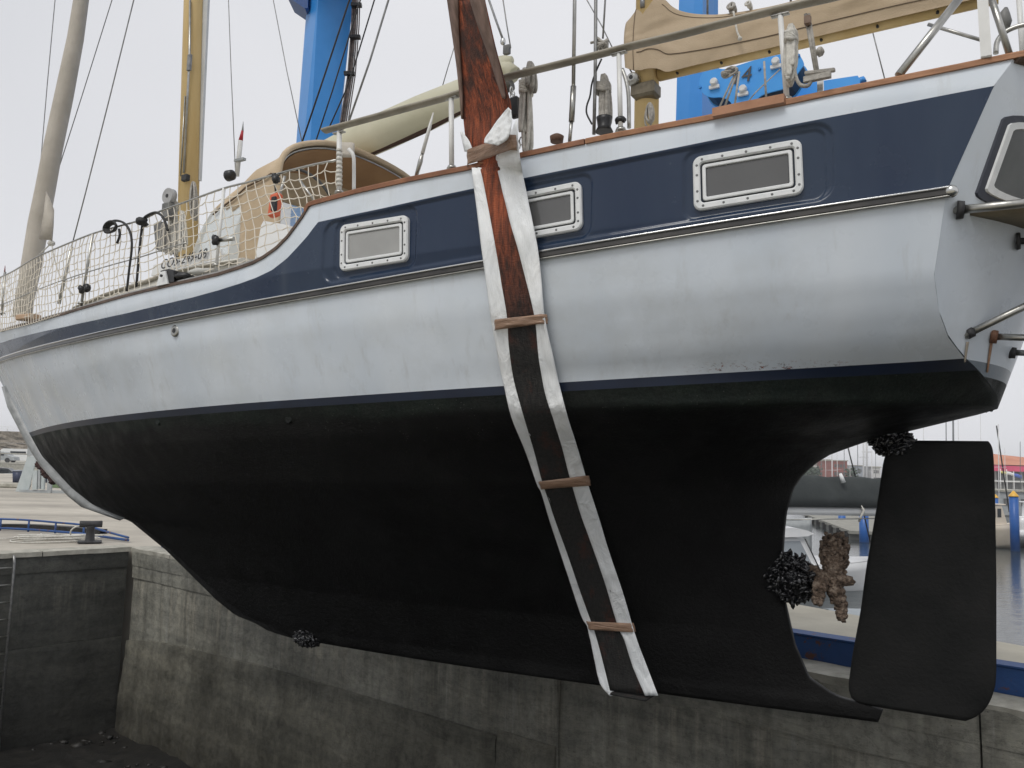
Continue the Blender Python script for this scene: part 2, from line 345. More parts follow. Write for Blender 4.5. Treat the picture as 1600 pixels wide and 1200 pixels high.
m_asph = NB('dusty_yard_asphalt'); _n = m_asph.noise(.25, 6, .6, m_asph.mapped((.5, 1.6, 1))); _c = m_asph.ramp(_n, [(.35, (.30, .275, .235)), (.5, (.43, .395, .335)), (.65, (.52, .48, .41))])
m_asph.set(color=m_asph.mix(.4, _c, m_asph.ramp(m_asph.noise(3, 6), [(.3, (.7, .7, .7)), (.7, (1.1, 1.1, 1.1))]), 'MULTIPLY'), rough=.9); m_asph = m_asph.m
m_rock = M('dark_wet_rubble', (.005, .005, .0045), (.02, .018, .015), 5, .55, bump=.8, bscale=18)
m_blue_beam = NB('rusty_blue_beam_paint'); _b = m_blue_beam
_c = _b.mix(_b.ramp(_b.noise(6, 8, .75), [(.57, 0), (.62, 1)]), _b.ramp(_b.noise(2, 4), [(.3, (.012, .05, .17)), (.7, (.02, .085, .27))]), (.13, .05, .025)); _b.set(color=_c, rough=.6); _b.bump(_b.noise(30, 5), .4); m_blue_beam = _b.m
m_blue = M('travel_lift_blue_paint', (.03, .25, .66), (.045, .28, .72), 2, .33, spec=.5)
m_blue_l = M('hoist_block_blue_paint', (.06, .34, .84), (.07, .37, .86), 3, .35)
m_blue_d = M('block_painted_shade_navy', (.01, .03, .075), None, rough=.5)  # shade between the block's blue plates, put into the colour as dark navy
m_white = M('white_paint', (.72, .73, .72), (.8, .8, .79), 3, .4)
m_grey = M('grey_paint', (.3, .32, .33), (.4, .42, .42), 3, .5)
m_lgrey = M('pale_grey_steel_panel', (.42, .47, .47), (.5, .54, .54), 3, .5)
m_black = M('black_plastic', (.012, .012, .013), rough=.4)
m_rubber = M('black_rubber', (.02, .02, .02), rough=.7)
m_steel = M('stainless_steel', (.55, .55, .53), (.62, .62, .6), 8, .22, metal=1)
m_steel_d = M('dull_stainless_steel', (.35, .35, .33), (.5, .49, .46), 12, .35, metal=1, bump=.1)
m_galv = M('galvanised_wire', (.2, .2, .2), (.32, .32, .31), 20, .4, metal=.7)

# water: one sheet to the horizon, dock included --------------------------
b = NB('harbour_water'); b.set(color=(.03, .04, .042), rough=.14, spec=.6, ior=1.33)
h = b.math('ADD', b.noise(.9, 4, .55, b.mapped((.5, 1.4, 1))), b.math('MULTIPLY', b.noise(4.5, 3, .5, b.mapped((.6, 1.2, 1))), .35)); b.bump(h, .35, .06); m_water = b.m
mb = MB(); mb.grid([[(x, y, WATER) for x in (-1500, 1500)] for y in (-400, 2500)]); mb.obj('water', m_water, kind='structure')
mb = MB(); mb.box((0, 1000, -9), (3000, 2900, .4)); mb.obj('seabed', m_rock, kind='structure')

# quays ---------------------------------------------------------------------
PIER_E = PG(1250, 945); pe_s = (PIER_E - K0) @ DV; pe_t = (PIER_E - K0) @ DNB
far_r = PG(1565, 1003); fr_s = (far_r - K0) @ DV; fr_t = (far_r - K0) @ DNB
sl_ = (fr_t - pe_t) / (fr_s - pe_s); pier_t = lambda s: pe_t + sl_ * (s - pe_s)
# end of the dock on the left: edge of the yard slab
K1 = PG(0, 868); EDV = unit(K1 - K0)
_t = np.array([-EDV[1], EDV[0], 0]) * -1
if _t @ np.array([-1, .5, 0]) < 0: _t = -_t
def E(s, t, z): return K0 + s * EDV + t * _t + z * BZ
# pier deck (travel-lift finger), its top 2 cm above the yard
mb = MB(); ss = [.02, 4, 8, 12, 16, 19]
top = [D(s, .42, .0) for s in ss] + [D(s, max(pier_t(s), 1.6), .0) for s in ss[::-1]]
mb.prism(top, (0, 0, -6)); mb.obj('pier_deck', m_quay, kind='structure')
# yard slab on the left: from the end wall back to the seawall foot
far_l = 62.
mb = MB(); yard = [E(0, .35, 0), E(14, .35, 0), E(14, 60, 0), np.array([-70, far_l, 0]), np.array([-14, far_l, 0]), D(-.0, 10, 0), D(0., .42, 0)]
mb.prism(yard, (0, 0, -6)); mb.obj('yard_ground', m_asph, kind='structure')
mb = MB(); mb.prism([(-260, far_l + .05, -1.5), (-18, far_l + .05, -1.5), (-18, 175, -1.5), (-260, 175, -1.5)], (0, 0, -4)); mb.obj('lower_road', m_grey and M('far_road_asphalt', (.16, .16, .15), (.2, .2, .19), 1, .9), kind='structure')

# the quay the photographer stands on, this side of the dock
ne = [np.array([0, 1.6, 0]) + DV * a for a in (-30, 30)]
m = MB(); m.prism([ne[0], ne[1], ne[1] - DNB * 60, ne[0] - DNB * 60], (0, 0, -6)); m.obj('near_quay_ground', m_quay, kind='structure')
# far dock wall: coping stones, upper panels, stepped lower panels -----------
wall = empty('dock_wall', D(6, .2, -5.5)); tag(wall, 'long stained concrete dock wall running behind the keel of the lifted yacht', 'dock wall')
def panel(s0, s1, z0, z1, t0, t1, amp, mat, name, res=.11, parent=wall, fn=D, thick=.5, rough_edge=0.004, ztop=None):
    nx = max(2, int((s1 - s0) / res)); nz_ = max(2, int((z1 - z0) / res)); G = []
    ph = random.random() * 100
    from mathutils import noise as MN
    for j in range(nz_ + 1):
        row = []
        for i in range(nx + 1):
            s = s0 + (s1 - s0) * i / nx; zt__ = z1 if ztop is None else ztop(s); z = z0 + (zt__ - z0) * j / nz_; q = Vector((s * 1.3 + ph, z * 1.3, .3)); dn = MN.fractal(q * 1.4, .8, 2.1, 5) * amp
            e = min(i, nx - i, j, nz_ - j); dn -= (rough_edge * (1.0 + .8 * random.random()) if e == 0 else 0)
            row.append(fn(s, t0 + (t1 - t0) * (j / nz_) - dn, z))
        G.append(row)
    m = MB(); nn = (fn(0, 1, 0) - fn(0, 0, 0)) * thick; m.grid(G, 0, True)
    for e in (G[0], G[-1], [r[0] for r in G], [r[-1] for r in G]): m.grid([[np.array(p) for p in e], [np.array(p) + nn for p in e]], 0, False)
    return m.obj(name, mat, parent)
s = 0.
joints = [0.06, 9.03, 9.86, 13.9, 17.5]
LZ = lambda s: float(np.interp(s, [0, .25, 1.2, 4.2, 9], [-1.66, -1.62, -1.5, -1.37, -1.33]))
mb = MB()
for i in range(len(joints) - 1):
    panel(joints[i] + .008, joints[i + 1] - .008, -.30, -.015, .0, -.02, .008, m_wall_far, 'wall_coping_panel')
    panel(joints[i] + .008, joints[i + 1] - .008, -.52 - .02 * (i % 3), -.303, .015, .01, .012, m_wall_far, 'wall_panel')
    panel(joints[i] + .006, joints[i + 1] - .006, -3.0, -.525 - .02 * (i % 3), .05, .04 if i != 1 else -.01, .012, m_wall_far, 'wall_panel')
    if i < 2: panel(joints[i] + .01, joints[i + 1] - .01, -5.2, 0, -.2, -.02, .035, m_wall_low, 'lower_wall_panel', .14, thick=.6, ztop=LZ if i == 0 else (lambda s: -1.25))
for i in range(12):                                                   # lip stones on top between wall face and steel beam
    a, c = i * 1.46 + .02, (i + 1) * 1.46 - .012
    m = MB(); G = [[D(s_, t_, z_ + (random.random() - .5) * .012) for s_ in np.linspace(a, c, 9)] for t_, z_ in ((-.015, -.05), (-.02, .018), (.1, .03), (.25, .03), (.4, .028), (.41, -.05))]
    m.grid(G, 0, False, thick=.02); m.obj('coping_stone', m_cope, wall)
m = MB(); m.box(D(8.8, .35, -3), (17.4, .4, 5.9), [DV, DNB, BZ]); m.obj('wall_core', m_wall_low, wall)
# steel guide beam on the pier
beam = empty('steel_guide_beam', D(7, .45, 0)); tag(beam, 'rust flecked dark blue steel kerb beam running along the pier edge', 'guide beam')
for i in range(6):
    a, c = .3 + i * 2.9, .3 + (i + 1) * 2.9 - .006; m = MB(); m.box(D((a + c) / 2, .47, .125), (c - a, .1, .23), [DV, DNB, BZ], bev=.012); m.box(D((a + c) / 2, .50, .247), (c - a, .2, .014), [DV, DNB, BZ]); m.obj('beam_section', m_blue_beam, beam)
# end wall
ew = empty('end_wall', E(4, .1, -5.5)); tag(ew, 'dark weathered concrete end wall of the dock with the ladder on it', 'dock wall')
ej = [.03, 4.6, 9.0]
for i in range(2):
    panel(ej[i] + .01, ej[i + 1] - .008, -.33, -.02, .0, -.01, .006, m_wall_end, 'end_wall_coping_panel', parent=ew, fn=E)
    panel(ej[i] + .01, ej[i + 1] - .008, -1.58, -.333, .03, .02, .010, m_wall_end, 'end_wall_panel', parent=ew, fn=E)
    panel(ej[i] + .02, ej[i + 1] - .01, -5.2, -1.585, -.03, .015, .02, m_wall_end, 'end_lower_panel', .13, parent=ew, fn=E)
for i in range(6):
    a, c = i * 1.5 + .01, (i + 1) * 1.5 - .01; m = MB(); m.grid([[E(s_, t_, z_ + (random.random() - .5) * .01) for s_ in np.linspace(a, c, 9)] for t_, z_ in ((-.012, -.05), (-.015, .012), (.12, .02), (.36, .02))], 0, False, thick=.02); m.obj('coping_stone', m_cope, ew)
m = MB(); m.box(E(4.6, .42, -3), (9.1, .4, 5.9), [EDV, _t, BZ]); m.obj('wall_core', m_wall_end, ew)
# slab strip between end wall edge and the curved rail
# rubble heaps at the foot of both walls
mb = MB(); stones(mb, 500, lambda: E(random.uniform(-.3, 8), -random.random() ** 1.3 * 1.2, -3.3 + random.uniform(-.3, .12)), .03, .13)
stones(mb, 500, lambda: D(random.uniform(0, 5.2) , -.3 - random.random() * .8, -3.3 + random.uniform(-.3, .1)), .03, .12); 
0 and stones(mb, 160, lambda: D(random.uniform(0, 3.2), -.12 - random.random() * .15, -3.3 + random.random() ** 3 * 1.3), .02, .06)
mb.obj('rubble', m_rock, kind='stuff')
m = MB(); G = []
for i in range(30):
    G.append([K0 + EDV * a * 9.5 + DV * (i * .65 - .3) + BZ * (-3.2 - .0 + .12 * math.sin(i * 1.7 + j) * random.random()) for j, a in enumerate(np.linspace(-.05, .42, 14))])
m.grid(G, 0, True, thick=.3, nrm=BZ); m.obj('dock_bed', m_rock, kind='structure')

# ladder -------------------------------------------------------------------
lad = empty('dock_ladder', E(8, -.1, -3.4)); tag(lad, 'galvanised steel ladder fixed to the end wall at the left edge', 'ladder')
s1 = (PG(18, 868) - K0) @ EDV - .05; s0l = s1 + .42
m = MB(); m.tube([E(s1, -.1, -3.6), E(s1, -.1, -.12), E(s1, -.06, -.03), E(s1, .1, .02)], .022, 8); m.obj('ladder_rail', m_galv, lad)
m = MB(); m.tube([E(s0l, -.1, -3.6), E(s0l, -.1, -.12), E(s0l, -.06, -.03), E(s0l, .1, .02)], .022, 8); m.obj('ladder_rail', m_galv, lad)
rung = None
for i in range(12):
    if rung is None:
        m = MB(); m.cyl(E(s1, -.1, -.2), E(s0l, -.1, -.2), .014, 6); rung = m.obj('rung', m_steel_d, lad); z0r = rung.location.z
    else:
        c = rung.copy(); COL.objects.link(c); c.location.z = z0r - .28 * i
# bollard --------------------------------------------------------------------
bp = PG(140, 849); bz = unit([bp[0], bp[1], 0]); bx = np.array([bz[1], -bz[0], 0])
bo = empty('bollard', bp); tag(bo, 'dark cast iron T shaped bollard standing on the quay beside a coiled rope', 'bollard')
m_iron = M('cast_iron', (.018, .018, .02), (.035, .035, .037), 9, .6, bump=.3)
m = MB(); m.tube([bp + BZ * z for z in (0, .03, .05, .3, .33)], [.1, .1, .085, .07, .09], 14); m.obj('post', m_iron, bo)
m = MB(); m.tube([bp + BZ * .37 + bx * x for x in (-.2, -.19, -.1, 0, .1, .19, .2)], [.05, .065, .062, .06, .062, .065, .05], 14); m.obj('crosshead', m_iron, bo)
m = MB(); m.box(bp + BZ * .032, (.42, .34, .03), [bx, bz, BZ], bev=.006); m.obj('base_plate', m_iron, bo)
# rope coil on the quay
m_rope = M('weathered_white_rope', (.5, .485, .44), (.7, .68, .62), 30, .9, bump=.6, bscale=150)
m_rope_g = M('grey_braided_rope', (.28, .265, .24), (.48, .455, .41), 30, .9, bump=.6, bscale=150)
rc = PG(88, 846); path = []
for i in range(150):
    a = i * .42; r = .36 + .13 * math.sin(i * .17) + .1 * math.sin(i * .071); path.append(rc + bx * (math.cos(a) * r * 1.45) + bz * (math.sin(a) * r * .7) + BZ * (.03 + .0007 * i + .02 * math.sin(i * .5)))
path += [PG(30, 843) + BZ * .04, PG(10, 845) + BZ * .04, PG(-30, 842) + BZ * .04]
m = MB(); m.tube(smoothpath(path, 420), .013, 6); tag(m.obj('mooring_rope', m_rope), 'loose heap of pale mooring rope lying on the quay left of the bollard', 'rope')
rc2 = PG(125, 846); m = MB()
m.tube([rc2 + bx * (.18 * math.cos(a)) + BZ * (.17 + .14 * math.sin(a)) + bz * .08 * math.cos(a * 1.3) for a in np.linspace(0, 12, 60)], .013, 6); tag(m.obj('mooring_rope', m_rope), 'upright loops of pale rope leaning against the dark bollard', 'rope')
# low curved blue rail -------------------------------------------------------
rail = empty('low_blue_rail', PG(60, 832)); tag(rail, 'low curved blue tubular rail on the yard edge behind the bollard', 'railing')
rp = [PG(x, y) for x, y in ((-60, 829), (0, 829), (44, 831), (86, 834), (130, 838), (165, 843), (200, 848))]
hz = [.22, .21, .21, .2, .19, .12, .06]
m = MB(); m.tube(smoothpath([p + BZ * (h_ + .04) for p, h_ in zip(rp, hz)], 40), .022, 8); m.obj('top_tube', m_blue_beam, rail)
m = MB(); m.tube(smoothpath([p + BZ * .05 for p in rp], 40), .026, 8); m.obj('bottom_tube', m_blue_beam, rail)
for p, h_ in list(zip(rp, hz))[:5]:
    m = MB(); m.cyl(p, p + BZ * (h_ + .03), .02, 8); m.obj('rail_post', m_blue_beam, rail)
kb = MB(); kp = smoothpath([p + np.array([.1, .5, 0]) for p in rp[:5]], 30); kb.grid([[p + BZ * .0 for p in kp], [p + BZ * .1 for p in kp], [p + BZ * .1 + np.array([.05, .22, 0]) for p in kp], [p + np.array([.05, .22, 0]) for p in kp]], 0, False, thick=.01)
kb.obj('kerb', m_rock, kind='structure')

# ================================================================== BACKGROUND LEFT
m_swall = NB('seawall_stone'); _b = m_swall; _b.set(color=_b.mix(.7, _b.ramp(_b.noise(.35, 8, .7), [(.35, (.15, .13, .10)), (.65, (.36, .31, .25))]), _b.ramp(_b.voro(1.6), [(.1, .5), (.5, 1.1)]), 'MULTIPLY'), rough=.95); _b.bump(_b.noise(2, 8), .8, .3); m_swall = _b.m
sw = empty('seawall', (-95, 165, -1.5)); tag(sw, 'brown terraced stone seawall on the skyline behind the parked cars', 'wall')
for z0, z1, y in ((-1.5, 1.6, 150), (1.7, 3.1, 156), (3.2, 5.4, 162)):
    for k in range(9):
        x0 = -150 + k * 12.5; G = [[(x, y - random.random() * .5, z0 + (z1 - z0) * j / 4) for x in np.linspace(x0, x0 + 12.4, 9)] for j in range(5)]
        m = MB(); m.grid(G, 0, False, thick=-3, nrm=(0, -1, 0)); m.obj('stone_block', m_swall, sw)
m = MB()
for k in range(30): m.cyl((-150 + k * 4, 160, 5.4), (-150 + k * 4, 160, 6.3), .05, 4)
m.cyl((-150, 160, 6.3), (-34, 160, 6.3), .05, 4); m.cyl((-150, 160, 5.9), (-34, 160, 5.9), .04, 4); m.obj('skyline_railing', m_white, sw)
rr = empty('terrace_railing', (-60, 100, -1.5)); tag(rr, 'pale horizontal railing in front of the cars below the seawall', 'railing')
for z in (1.35, .15, -.55):
    m = MB(); m.cyl((-80, 100, z), (-35, 100, z), .08, 5); m.obj('rail', m_cope, rr)
for x in np.arange(-80, -35, 3.6):
    m = MB(); m.box((x, 100, 0), (.3, .2, 2.9)); m.obj('rail_post', m_cope, rr)
m_glassd = M('dark_vehicle_glass', (.02, .025, .03), rough=.08)
def car(cx, cy, z, col, van=False, ang=0., label='', cat='car'):
    c = empty('parked_' + ('van' if van else 'car'), (cx, cy, z)); tag(c, label, cat, 'vehicles parked below the seawall')
    A = [np.array([math.cos(ang), math.sin(ang), 0]), np.array([-math.sin(ang), math.cos(ang), 0]), BZ]
    L_, H_, wd = (4.9, 1.95, 1.85) if van else (4.2, 1.45, 1.7)
    pr = [(-L_ / 2, .3), (-L_ / 2, H_ * .55), (-L_ / 2 + .1, H_ * .95), (-L_ / 2 + .4, H_), (L_ * .22, H_), (L_ * .36, H_ * .62), (L_ / 2 - .05, H_ * .5), (L_ / 2, .3)] if van else \
         [(-L_ / 2, .3), (-L_ / 2, .8), (-L_ / 2 + .5, .92), (-L_ / 2 + 1.0, H_ - .03), (-.2, H_), (.7, H_ - .05), (1.3, .92), (L_ / 2 - .1, .75), (L_ / 2, .3)]
    o = np.array([cx, cy, z]); m = MB(); m.prism([o + A[0] * x - A[1] * wd / 2 + A[2] * zz for x, zz in pr], A[1] * wd); m.obj('body', col, c)
    for sgn in (-1, 1):
        m = MB(); wz = H_ * .62; m.box(o + A[0] * (-.1) + A[1] * sgn * (wd / 2 + .01) + BZ * (wz + .2), (L_ * .42, .03, .36), A); m.obj('side_window', m_glassd, c)
    for x in (-L_ * .3, L_ * .3):
        for sgn in (-1, 1):
            m = MB(); m.cyl(o + A[0] * x + A[1] * sgn * (wd / 2 - .15) + BZ * .32, o + A[0] * x + A[1] * sgn * (wd / 2 + .03) + BZ * .32, .32, 12); m.obj('wheel', m_rubber, c)
p = PY(34, 707, 118); car(p[0], 118, .05, m_white, True, .15, 'white van parked on the terrace under the brown seawall', 'van')
p = PY(2, 707, 112); car(p[0], 112, .1, m_grey, False, .1, 'grey car parked on the terrace at the far left edge, above a dark car')
p = PY(4, 731, 85); car(p[0], 85, -1.5, M('dark_car_paint', (.05, .055, .06), rough=.3), False, .3, 'dark car at the left edge in front of the terrace railing')
p = PY(18, 738, 80); car(p[0] + .6, 80, -1.9, M('silver_car_paint', (.35, .38, .38), rough=.3), False, .2, 'silver car beside the blue bins below the railing')
# terrace the upper vehicles stand on
m = MB(); m.prism([(-150, 106, .05), (-30, 106, .05), (-30, 150, .05), (-150, 150, .05)], (0, 0, -2)); m.obj('terrace_ground', m_cope, kind='structure')
m_bin = M('dark_blue_bin_plastic', (.035, .045, .09), rough=.5)
for (px, nm) in ((27.5, 'dark blue wheeled bin left of the slanting grey panel'), (72, 'dark blue bin half behind the posts, nearest the bow')):
    p = PG(px, 754); t = empty('waste_bin', p, nm, 'bin', 'dark blue bins in the yard'); m = MB(); m.tube([p + BZ * z for z in (0, .62)], [.24, .3], 4); m.obj('bin_body', m_bin, t); m = MB(); m.tube([p + BZ * .62, p + BZ * .68], [.33, .3], 4); m.obj('bin_lid', M('bin_lid_grey', (.3, .32, .36), rough=.5), t)
# boat cradle / lifting frame
cb = PG(70, 770); Yc = cb[1]
cr = empty('boat_cradle', cb); tag(cr, 'grey steel cradle frame with a slanting pale panel standing in the yard below the bow', 'boat cradle')
m = MB(); m.prism([PY(x, y, Yc) for x, y in ((24, 768), (44, 768), (57, 713), (43, 713))], (0, .06, 0)); m.obj('slanting_panel', m_lgrey, cr)
m = MB(); m.prism([PY(x, y, Yc + .5) for x, y in ((42, 712), (60, 712), (62, 660), (44, 690))], (0, .5, 0)); m.obj('grey_column', m_grey, cr)
m = MB(); m.prism([PY(x, y, Yc - .1) for x, y in ((30, 765), (118, 767), (118, 772), (30, 770))], (0, .15, 0)); m.obj('base_bar', m_grey, cr)
for x0, x1, yt, yb in ((50, 57, 735, 765), (59, 62, 722, 764), (64, 68, 735, 765), (73, 79, 742, 772), (95, 101, 750, 777)):
    m = MB(); m.prism([PY(x, y, Yc - .15) for x, y in ((x0, yb), (x1, yb), (x1 + 1, yt), (x0 + 1, yt))], (0, .12, 0)); m.obj('cradle_post', m_lgrey if x0 in (50, 64) else m_grey, cr)
m = MB(); m.prism([PG(80, 762) + BZ * .01, PG(118, 764) + BZ * .01, PG(125, 745) + BZ * .01, PG(78, 745) + BZ * .01], (0, 0, .01)); tag(m.obj('grass_patch', M('short_grass', (.05, .09, .02), (.09, .14, .04), 4, .95)), kind='stuff', label=None)
m = MB(); m.box(PG(12, 762) + BZ * .12, (1.9, .5, .24), bev=.06); tag(m.obj('concrete_block', m_cope), 'pale concrete block lying on the yard left of the cradle', 'block')

# ================================================================== BACKGROUND RIGHT
YB = 35.
m_ysail = M('dark_grey_sail_cover_canvas', (.028, .034, .035), (.045, .052, .052), 1.2, .85, bump=.3, bscale=3, bdist=.05)
m_gel = M('white_gelcoat', (.74, .75, .76), (.8, .8, .8), 1, .25)
nb = empty('moored_yacht', PY(1300, 925, YB)); tag(nb, 'white moored sailing yacht with dark grey covered boom seen through the propeller aperture', 'sailing yacht')
bA = PY(1150, 795, YB); bB = PY(1480, 800, YB)
m = MB(); m.tube([bA, bB], .22, 16); m.obj('boom', m_gel, nb)
G = []
for k, t in enumerate(np.linspace(0, 1, 24)):
    c = lerp(bA, bB, t); top_ = PY(1150 + 330 * t, 741 + 10 * max(0, (t - .1)) + (2 if k % 5 == 0 else 0), YB)[2]; row = []
    for j in range(15):
        a = math.pi * j / 14; zz = c[2] + .14 + (top_ - c[2] - .14) * math.sin(a) ** .7; row.append((c[0], c[1] - math.cos(a) * .33 * (1 - .4 * math.sin(a)), zz))
    G.append(row)
m = MB(); m.grid(G, 0, True, thick=.02); m.obj('sail_cover', m_ysail, nb)
hp = []
xs0 = PY(1040, 900, YB)[0]; xs1 = PY(1356, 900, YB)[0]; zd0 = PY(1240, 888, YB)[2]; zd1 = PY(1350, 884, YB)[2]; Lh = xs1 - xs0 + 1.2
G = []
for t in np.linspace(0, 1, 22):
    bw = 2.0 * (1 - abs((t - .45) / .56) ** 2.6) + .02; zz = zd0 + (zd1 - zd0) * t + .25 * (t - .4) ** 2; row = []
    for a in (-1, -.92, -.7, -.35, 0, .35, .7, .92, 1): row.append((xs0 + (Lh * t if t < .5 else Lh * t), YB + 1.9 + bw * a, zz - (1 - abs(a) ** 3) * 1.75))
    G.append(row)
m = MB(); m.grid(G, 0, True, thick=.05); m.grid([[r[0], lerp(r[0], r[-1], .5) + BZ * .1, r[-1]] for r in G], 0, True, thick=.04); m.obj('hull', m_gel, nb)
m = MB(); P_ = [PY(x, y, YB) for x, y in ((1200, 826), (1240, 825), (1262, 829), (1272, 834), (1262, 838), (1200, 841))]; m.prism(P_, (0, 3.2, 0)); m.obj('hard_top', m_gel, nb)
m = MB(); m.prism([PY(x, y, YB + .2) for x, y in ((1200, 841), (1256, 841), (1282, 890), (1200, 890))], (0, 2.8, 0)); m.obj('cabin', m_gel, nb)
m = MB(); m.prism([PY(x, y, YB + .17) for x, y in ((1222, 846), (1250, 845), (1268, 880), (1222, 884))], (0, .03, 0)); m.obj('cabin_window', M('tinted_window_pane', (.3, .33, .36), rough=.12), nb)
m = MB(); m.tube([PY(1258, 842, YB), PY(1286, 900, YB)], .03, 5); m.obj('windscreen_frame', m_black, nb)
m = MB(); m.tube([PY(1225, 812, YB - .3), PY(1374, 810, YB - .3)], .025, 5); m.obj('lifeline', m_steel_d, nb)
m = MB(); mx_ = PY(1115, 700, YB); m.tube([(mx_[0], YB + .5, -2.4), (mx_[0], YB + .5, 9.0)], .11, 10); m.obj('mast', m_gel, nb)
for (a, c_) in (((1325, 699), (1337, 747)), ((1337, 747), (1372, 900))):
    m = MB(); m.tube([PY(*a, YB + 1), PY(*c_, YB + 1)], .03, 5, mi=0); m.obj('stay', m_black, nb)
m = MB(); m.tube([PY(1313, 740, YB - .4), PY(1318, 754, YB - .4)], [.06, .1], 8); m.obj('cover_strap', m_white, nb)
m = MB(); m.tube([PY(1345, 790, YB - .3), PY(1350, 797, YB - .32), PY(1346, 806, YB - .3), PY(1342, 815, YB - .2)], .05, 6); m.obj('boom_lashing', m_rope, nb)
# grey-covered launch at the right
gb = empty('covered_launch', PG(1568, 985, -1.2) if False else np.array([9.6, 15.0, -3.3])); tag(gb, 'small launch with a taut pale grey cover moored by the pier right of the rudder', 'boat')
cx = PY(1535, 985, 16.)
G = []
for t in np.linspace(0, 1, 16):
    row = []; 
    for a in np.linspace(-1, 1, 13):
        bw = .95 * math.sqrt(max(0, 1 - t ** 2.4)) + .01; row.append((cx[0] - 2.6 + 3.25 * t + .0, 16.9 + bw * a, -1.75 + .75 * (1 - abs(a) ** 2.2) * (1 - t ** 3) + .1 * t))
    G.append(row)
m = MB(); m.grid(G, 0, True, thick=.02); m.obj('canvas_cover', M('pale_grey_boat_canvas', (.26, .29, .31), (.34, .37, .39), 3, .7, bump=.2), gb)
m = MB(); m.grid([[np.array(r[0]), lerp(r[0], r[6], .35) * np.array([1, 1, 0]) + BZ * -2.9, lerp(r[0], r[-1], .5) * np.array([1, 1, 0]) + BZ * -3.4, lerp(r[-1], r[6], .35) * np.array([1, 1, 0]) + BZ * -2.9, np.array(r[-1])] for r in G], 0, True, thick=.03); m.obj('hull', m_gel, gb)
m = MB(); m.tube([r[0] for r in G] + [r[-1] for r in G[::-1]], .045, 8); m.obj('rubbing_strip', m_gel, gb)
m = MB(); m.blob((cx[0] + .45, 16.5, -1.62), .06, 0, 0); m.obj('deck_cleat', m_white, gb)
# pontoons + piles
m_pont = M('pontoon_concrete', (.22, .215, .19), (.32, .31, .27), 1.5, .9); m_pside = M('pontoon_side_concrete', (.13, .13, .12), (.2, .2, .18), 1, .9, stretch=(1, 1, .3))
def pontoon(pts, label):
    root = empty('pontoon', pts[0], label, 'pontoon', 'marina pontoons'); m = MB(); m.prism(pts, (0, 0, -.25)); m.obj('pontoon_deck', m_pont, root)
    ins = [lerp(p, np.mean(pts, axis=0), .03) - BZ * .26 for p in pts]; m = MB(); m.prism(ins, (0, 0, -.75)); m.obj('float', m_pside, root); return root
ZP = -2.6
pa_ = [PG(1327, 829, ZP), PG(1400, 832, ZP), PG(1400, 806, ZP), PG(1255, 802, ZP)]
r1_ = pontoon(pa_, 'grey concrete pontoon seen between the propeller and the rudder')
for k in range(7):
    p = lerp(pa_[3], pa_[0], .12 + k * .14); m = MB(); m.box(p + np.array([-.1, -.2, -.5]), (.3, .2, .8)); m.obj('rubber_fender', m_rubber, r1_)
pb_ = [PG(1556, 826, ZP), PG(1660, 848, ZP), PG(1700, 826, ZP), PG(1560, 816, ZP)]
pontoon(pb_, 'pontoon right of the rudder carrying the yellow capped blue pile')
m_pile = M('pile_blue_paint', (.01, .09, .34), (.015, .11, .38), 1, .4)
def pile(px0, px1, yt, yb, Y, cap, label):
    a = PY((px0 + px1) / 2, yb, Y); b_ = PY((px0 + px1) / 2, yt, Y); r = (px1 - px0) / 2 / FPX * Y; b_[0] = a[0]; b_[1] = a[1]
    root = empty('mooring_pile', a, label, 'pile', 'blue mooring piles'); m = MB(); m.cyl(a - BZ * 1.5, b_, r, 16); m.obj('pile_shaft', m_pile, root)
    if cap: m = MB(); m.tube([b_, b_ + BZ * .05, b_ + BZ * r * 1.4], [r * 1.12, r * 1.12, .04], 16); m.obj('pile_cap', M('pile_cap_yellow', (.75, .42, .05), rough=.4), root)
pile(1579, 1592, 776, 829, 58, True, 'tall blue mooring pile with yellow cone cap right of the rudder')
pile(1343, 1357, 800, 827, 62, False, 'blue pile on the pontoon just left of the rudder blade')
pile(1310, 1321, 802, 814, 80, False, 'short blue pile farther out, left of the one beside the rudder')
pile(1552, 1560, 778, 800, 75, True, 'yellow capped blue pile half hidden behind the rudder edge')
